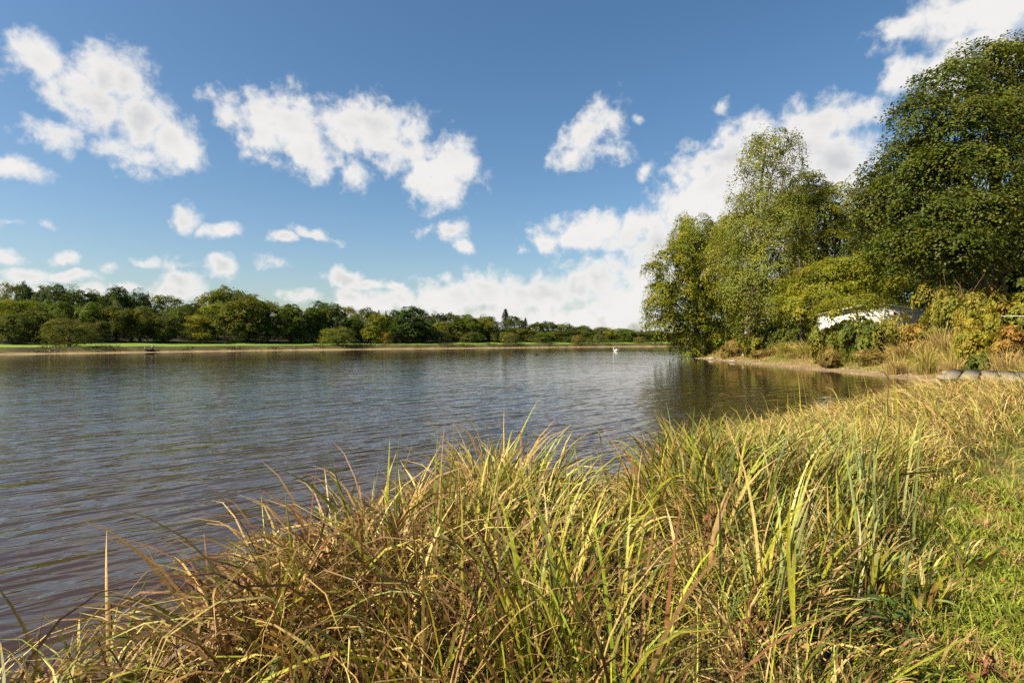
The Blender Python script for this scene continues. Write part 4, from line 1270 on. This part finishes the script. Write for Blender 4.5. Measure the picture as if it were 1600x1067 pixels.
# px of middle, top row, width px, distance, kind, name, category, label
PT = [
 (1150,528,44,64,'heath','shrub','shrub','brown low shrub at the left end of the scrub by the oak trunk'),
 (1180,522,50,61,'bramble2','bramble_bush','bush','olive bramble below the birch trunk'),
 (1212,512,54,60,'bramble','bramble_bush','bush','dark green bramble right of the birch trunk'),
 (1192,546,40,58,'heath','shrub','shrub','low brown shrub at the edge of the beach below the birch'),
 (1248,508,56,57,'bramble','bramble_bush','bush','dark bramble under the bright yellow green boughs'),
 (1228,530,44,54,'tuft','grass_tuft','grass','yellow green grass tuft on the bank right of the birch'),
 (1262,528,46,51,'tuft','grass_tuft','grass','tall bright grass tuft in the middle of the point scrub'),
 (1244,548,34,52,'drytuft','grass_tuft','grass','dry straw tuft at the beach edge below the bright grass'),
 (1288,514,46,47,'bramble2','bramble_bush','bush','olive bramble in front of the left end of the shed'),
 (1296,545,40,44,'heath','shrub','shrub','reddish brown low shrub at the beach edge below the shed'),
 (1326,499,56,46,'bramble2','bramble_bush','bush','large olive bramble below the shed roof middle'),
 (1348,497,54,44,'bramble','bramble_bush','bush','green bramble in front of the middle of the shed'),
 (1345,528,60,45,'bramble2','bramble_bush','bush','leafy olive bush on the bank right of the tall bright grass'),
 (1322,548,44,45,'drytuft','grass_tuft','grass','dry tuft at the beach edge below the leafy olive bush'),
 (1378,500,54,43,'sprig','shrub','shrub','twiggy green shrub below the wooden post of the shed'),
 (1368,548,46,41,'heath','shrub','shrub','rusty brown shrub low on the bank below the twiggy shrub'),
 (1405,508,50,43,'drytuft','grass_tuft','grass','pale dry grass tuft right of the shed wall'),
 (1418,530,66,39,'drytuft','grass_tuft','grass','wide golden tuft on the right part of the bank'),
 (1402,556,44,36,'drytuft','grass_tuft','grass','straw tuft by the right end of the beach'),
 (1440,500,60,41,'bracken','bracken_clump','bracken','orange bracken right beside the shed wall'),
 (1448,540,48,34,'tuft','grass_tuft','grass','spiky yellow green tuft left of the tall twiggy shrub'),
 (1475,505,60,36,'drytuft','grass_tuft','grass','tall golden tuft left of the tallest twiggy shrub'),
 (1488,455,86,38,'sprig','shrub','shrub','tallest twiggy shrub rising in front of the fence'),
 (1510,524,56,31,'tuft','grass_tuft','grass','green and gold tuft at the foot of the tallest twiggy shrub'),
 (1545,450,70,40,'bracken','bracken_clump','bracken','rust red bracken behind the fence below the giant trunk'),
 (1592,452,70,38,'golden','bracken_clump','bracken','yellow green bracken behind the fence at the right edge'),
 (1535,508,70,30,'golden','bracken_clump','bracken','bright yellow green bracken in front of the fence'),
 (1590,510,60,28,'bracken','bracken_clump','bracken','orange bracken in front of the fence at the right edge'),
 (1530,478,56,35,'golden','bracken_clump','bracken','golden bracken around the fence post right of the tallest shrub'),
 (1490,548,50,27,'drytuft','grass_tuft','grass','straw tuft just behind the platform boards'),
 (1535,552,40,26,'bramble','bramble_bush','bush','small dark bush behind the right end of the platform'),
 (1575,540,60,25,'drytuft','grass_tuft','grass','broad dry tuft on the slope right of the platform'),
 (1548,578,26,14.6,'drytuft','grass_tuft','grass','small dry tuft in front of the platform boards'),
 (1625,560,60,22,'tuft','grass_tuft','grass','greenish tuft on the slope at the right edge'),
 (1620,480,70,34,'bramble2','bramble_bush','bush','olive bush at the right edge just above the fence rail'),
]
for i, (px, top, w, d, kind, name, cat, lab) in enumerate(PT):
    x = px_at(px, d); z = tz(x, d)
    h = max(z_at(top, d) - z, .55); wm = w / F * d
    me, stm = BUSHES[kind]
    t = thing(name, lab, cat, (x, d, z - .03), 'brambles, bracken and tufts on the point', i * 1.9, (wm / 1.75, wm / 1.75, h / 1.0))
    link('foliage', me, t)
    if stm:
        link('stem', stm, t)


# ------------------------------------------------------------------ single plants of the near bank
def clump(seed, name, label, cat, x, y, leaves, group=None, mat=None):
    """leaves: list of dicts; every leaf is a part of its own"""
    rng = np.random.default_rng(seed)
    z = tz(x, y) - .03
    t = thing(name, label, cat, (x, y, z), group)
    for q in leaves:
        V, Fc, C = blades(np.array([[q.get('x', 0), q.get('y', 0), 0]], float), np.array([q['az']]), np.array([q['lean']]), np.array([q['bend']]), np.array([q['len']]), np.array([q['w']]),
                          np.array([q['cb']]), np.array([q['ct']]), rng, 12, power=q.get('pow', 1.8), kink=q.get('kink', 0), twist=q.get('tw', .5), fold=.22, colmid=np.array([q['cm']]) if 'cm' in q else None)
        link('leaf', mesh('leaf', V, Fc, C, mat or M_BLADE, True), t)
    return t


def fan(seed, n, length, width, lean, bend, pal, az0=None, azs=math.pi, spread=.12, kink=.12):
    rng = np.random.default_rng(seed)
    out = []
    for i in range(n):
        a = rng.uniform(0, 6.28) if az0 is None else az0 + rng.normal(0, azs)
        k = rng.integers(0, len(pal))
        c = pal[k] * rng.uniform(.8, 1.2)
        tip = c if rng.random() < .55 else (TAN if rng.random() < .6 else YEL)
        out.append(dict(x=rng.normal(0, spread), y=rng.normal(0, spread), az=a, lean=abs(rng.normal(0, lean)) + .03, bend=rng.uniform(*bend), len=length * rng.uniform(.65, 1.15), w=width * .70 * rng.uniform(.6, 1.25),
                        cb=c * .75, cm=c, ct=tip, kink=kink, pow=rng.uniform(1.5, 2.6)))
    return out


R = math.radians
CG = 'tall broad leaved clumps in the sedge'
clump(501, 'sedge_clump', 'tall yellow green clump in the middle of the sedge', 'sedge', -.38, 3.3, fan(501, 30, 1.18, 0.028, .16, (.1, 1.0), [YGR, YGR * .85, GREEN * 1.2, STRAW, YEL * .8], spread=.17), CG)
clump(502, 'iris_clump', 'upright blue green iris clump beside the mown strip', 'iris', 2.72, 4.35, fan(502, 44, 1.12, 0.032, .17, (.02, .45), [BLUEG, BLUEG * 1.1, GREEN * 1.1, YGR * .8, PALE * .7], spread=.17), CG)
clump(503, 'iris_clump', 'loose iris clump with leaves leaning to the path, red dock at its foot', 'iris', 1.32, 2.95, fan(503, 15, 1.0, 0.032, .10, (.05, .8), [BLUEG * 1.05, YGR, YGR * .9, GREEN, PALE * .7], spread=.10) +
      fan(504, 9, 1.12, 0.032, .12, (.3, .8), [BLUEG, YGR, STRAW], az0=R(25), azs=.35, spread=.08), CG)
clump(505, 'sedge_clump', 'yellow clump of long blades rising from the bottom edge', 'sedge', -.55, 2.25, fan(505, 20, 1.05, 0.028, .16, (.1, 1.3), [YGR, YEL * .8, GREEN, TAN], spread=.15), CG)
clump(506, 'sedge_clump', 'pale green clump with long leaves arching low over the brown sedge', 'sedge', -1.05, 2.0, fan(506, 13, 1.15, 0.032, .45, (.9, 1.6), [GREEN * 1.3, YGR * .9, BLUEG * 1.1, YGR], az0=R(20), azs=.9, spread=.18, kink=.05), CG)
clump(507, 'sedge_clump', 'flopping clump of tan and green leaves at the bottom left corner', 'sedge', -1.75, 2.15, fan(507, 18, 1.1, 0.032, .5, (.8, 1.7), [TAN, YGR * .9, GREEN * 1.2, TAN * .9], az0=R(150), azs=.8, spread=.22), CG)
clump(508, 'sedge_clump', 'small clump with one bright yellow leaf curving to the right', 'sedge', .26, 2.75,
      [dict(az=R(15), lean=.05, bend=.85, len=1.08, w=0.038, cb=GREEN, cm=YGR * 1.1, ct=YEL * 1.15, pow=2.2), dict(az=R(60), lean=.1, bend=1.9, len=.85, w=0.029, cb=BROWN, cm=TAN, ct=TAN),
       dict(az=R(-10), lean=.1, bend=2.2, len=.75, w=0.029, cb=BROWN, cm=TAN, ct=STRAW)] + fan(508, 8, .8, 0.023, .14, (.1, .9), [YGR, GREEN, TAN], spread=.08), CG)
clump(509, 'iris_clump', 'green blades standing up out of the far sedge in front of the cove', 'iris', 6.1, 9.5, fan(509, 14, 1.25, 0.035, .10, (.05, .5), [YGR, GREEN * 1.3, YGR * .85], spread=.2, kink=0), CG)
clump(510, 'iris_clump', 'pair of tall thin green blades sticking up before the brown cove', 'iris', 5.1, 10.2, fan(510, 5, 1.5, 0.029, .07, (.02, .25), [GREEN * 1.3, YGR], spread=.12, kink=0), CG)
clump(511, 'sedge_clump', 'water edge clump with one blade far taller than the rest', 'sedge', -.3, 5.4,
      [dict(az=R(25), lean=.22, bend=.35, len=1.75, w=0.035, cb=GREEN, cm=YGR, ct=YGR * 1.1)] + fan(511, 16, 1.25, 0.023, .15, (.05, .7), [YGR, STRAW, GREEN * 1.1, TAN], spread=.3), CG)
clump(512, 'sedge_clump', 'thin dark stemmed clump at the water edge left of the tall one', 'sedge', -.62, 5.1, fan(512, 9, 1.15, 0.020, .2, (.1, 1.2), [GREEN * .8, BROWN, YGR * .7], spread=.2), CG)
clump(513, 'iris_clump', 'straggling iris leaves at the edge of the mown strip near the nettle', 'iris', 2.1, 3.5, fan(513, 14, .75, 0.032, .35, (.2, 1.1), [PALE * .75, GREEN, BLUEG * .8, TAN], az0=R(35), azs=.6, spread=.12), CG)
clump(514, 'sedge_clump', 'arching clump of brown leaves hanging towards the water on the left', 'sedge', -1.45, 3.2, fan(514, 20, 1.1, 0.025, .4, (.8, 1.9), [BROWN * 1.3, TAN, TAN, YGR * .8], az0=R(160), azs=.9, spread=.25), CG)
clump(515, 'sedge_clump', 'bunch of nodding tan leaves above the dark brown mass', 'sedge', -1.1, 3.85, fan(515, 20, 1.05, 0.023, .3, (.9, 2.2), [TAN, STRAW, BROWN * 1.4, YGR * .9], spread=.3), CG)

# long single leaf lying over the grass
clump(516, 'sedge_leaf', 'single long yellow green leaf lying flat across the strip beside the nettle', 'leaf', 1.55, 2.62,
      [dict(az=R(2), lean=.5, bend=1.25, len=.95, w=0.023, cb=GREEN, cm=YGR, ct=YGR, pow=.5, tw=.2)])

# dry stems
for k, (x, y, ln, lean, azd, c, lab) in enumerate([(-1.95, 2.75, 1.0, .05, 120, BROWN, 'dry brown stem with folded tip standing over the water on the left'), (1.25, 7.0, 1.3, .12, 130, BROWN * .7 + GREEN * .3, 'dark stem standing at the water edge in mid bank'),
        (5.7, 8.6, 1.35, .2, 60, BROWN * .5, 'dark bent stem in the far right sedge'), (8.0, 11.6, 1.3, .15, 40, BROWN * .6, 'dark thin stem in front of the platform'), (-.66, 5.2, 1.3, .15, 60, BROWN * .9, 'thin brown stem beside the tallest water edge blade')]):
    z = tz(x, y)
    t = thing('reed_stem', lab, 'stem', (x, y, z - .03), 'dry stems in the sedge')
    rng = np.random.default_rng(600 + k)
    a = R(azd)
    tt = np.linspace(0, 1, 7)
    pth = np.stack([np.cos(a) * ln * (lean * tt + .08 * tt ** 3), np.sin(a) * ln * (lean * tt + .08 * tt ** 3), ln * tt], 1) + rng.normal(0, .006, (7, 3))
    mb = MB(); tube(mb, pth, np.linspace(.008, .0045, 7), 6, c); so = link('stalk', mb.build('stalk', M_DRY, True), t)
    V, Fc, C = blades(pth[5:6], np.array([a + 2]), np.array([.2]), np.array([2.6]), np.array([.28]), np.array([.012]), np.array([c]), np.array([c * 1.3]), rng, 7, fold=.2)
    link('leaf', mesh('leaf', V, Fc, C, M_DRY, True), so)


def oval_leaf(length, width, curl=.4, rng=None, crumple=0.0):
    """an oval leaf along +x with a midrib fold, drooping by curl"""
    u = np.linspace(0, 1, 7); v = np.array([-1, -.5, 0, .5, 1])
    U, Vv = np.meshgrid(u, v, indexing='ij')
    hw = width * .5 * np.sin(math.pi * U ** .8) ** .8
    x = length * U; y = hw * Vv
    z = -curl * length * U ** 2 + .25 * np.abs(y) + .02 * length * np.sin(U * 14) * np.abs(Vv)
    P = np.stack([x, y, z], -1).reshape(-1, 3)
    if crumple and rng is not None:
        P += rng.normal(0, crumple * length, P.shape)
    ii = np.arange(35).reshape(7, 5)
    Fc = np.stack([ii[:-1, :-1], ii[1:, :-1], ii[1:, 1:], ii[:-1, 1:]], -1).reshape(-1, 4)
    return P, Fc


def leafy(seed, name, label, cat, x, y, h, n, ll, lw, pal, stems=3, mat=None, crumple=0.0, group=None, curl=.45):
    rng = np.random.default_rng(seed)
    z = tz(x, y)
    t = thing(name, label, cat, (x, y, z - .02), group)
    for sidx in range(stems):
        a = rng.uniform(0, 6.28); ln = rng.uniform(.05, .3)
        hh = h * rng.uniform(.75, 1.1)
        tt = np.linspace(0, 1, 6)
        b = rng.normal(0, .07, 2)
        pth = np.stack([b[0] + np.cos(a) * ln * hh * tt, b[1] + np.sin(a) * ln * hh * tt, hh * tt], 1)
        mb = MB(); tube(mb, pth, np.linspace(.006, .003, 6), 6, np.asarray(pal[0]) * .8); so = link('stem', mb.build('stem', mat or M_LEAF, True), t)
        for i in range(n):
            f = (i + 1) / n
            p0 = np.array([np.interp(f, tt, pth[:, k]) for k in range(3)])
            P, Fc = oval_leaf(ll * rng.uniform(.6, 1.15) * (1.15 - .45 * f), lw * rng.uniform(.7, 1.1) * (1.15 - .45 * f), curl * rng.uniform(.5, 1.5), rng, crumple)
            th = i * 2.4 + rng.normal(0, .3); el = rng.uniform(-.1, .6)
            ca, sa, ce, se = math.cos(th), math.sin(th), math.cos(el), math.sin(el)
            Rm = np.array([[ca, -sa, 0], [sa, ca, 0], [0, 0, 1]]) @ np.array([[ce, 0, -se], [0, 1, 0], [se, 0, ce]])
            c = np.asarray(pal[rng.integers(0, len(pal))]) * rng.uniform(.75, 1.25)
            link('leaf', mesh('leaf', P @ Rm.T + p0, Fc, np.broadcast_to(c, P.shape), mat or M_LEAF, True), so)
    return t


NET = [(.060, .105, .022), (.075, .12, .026), (.05, .09, .02)]
leafy(701, 'nettle', 'dark green nettle beside the trodden strip', 'nettle', 1.95, 3.05, .32, 8, .11, .055, NET, 4)
leafy(702, 'nettle', 'green nettle at the bottom edge below the loose iris clump', 'nettle', 1.0, 2.35, .34, 7, .10, .05, NET, 3)
leafy(703, 'nettle', 'small nettle sprig hidden in the sedge beside the yellow clump', 'nettle', -.5, 3.7, .75, 7, .08, .035, [(.16, .17, .03), (.12, .15, .03)], 2)
DOCK = [(.22, .085, .045), (.17, .065, .035), (.26, .12, .065)]
for k, (x, y, h, lab) in enumerate([(1.08, 2.72, .45, 'withered red dock plant at the foot of the loose iris clump'), (1.35, 2.45, .35, 'withered red dock plant at the bottom edge below the nettle'),
        (-.42, 3.0, .62, 'withered red dock plant inside the tall yellow green clump'), (2.35, 2.75, .2, 'withered dock leaves lying on the trodden strip'),
        (1.25, 3.7, .62, 'tall rusty dock plant in the combed brown sedge'), (1.95, 4.6, .75, 'rusty dock plant left of the upright iris clump')]):
    leafy(720 + k, 'dock_plant', lab, 'dock', x, y, h, 9, .10, .035, DOCK, 3, M_DRY, .05, 'withered dock plants in the sedge', curl=.9)
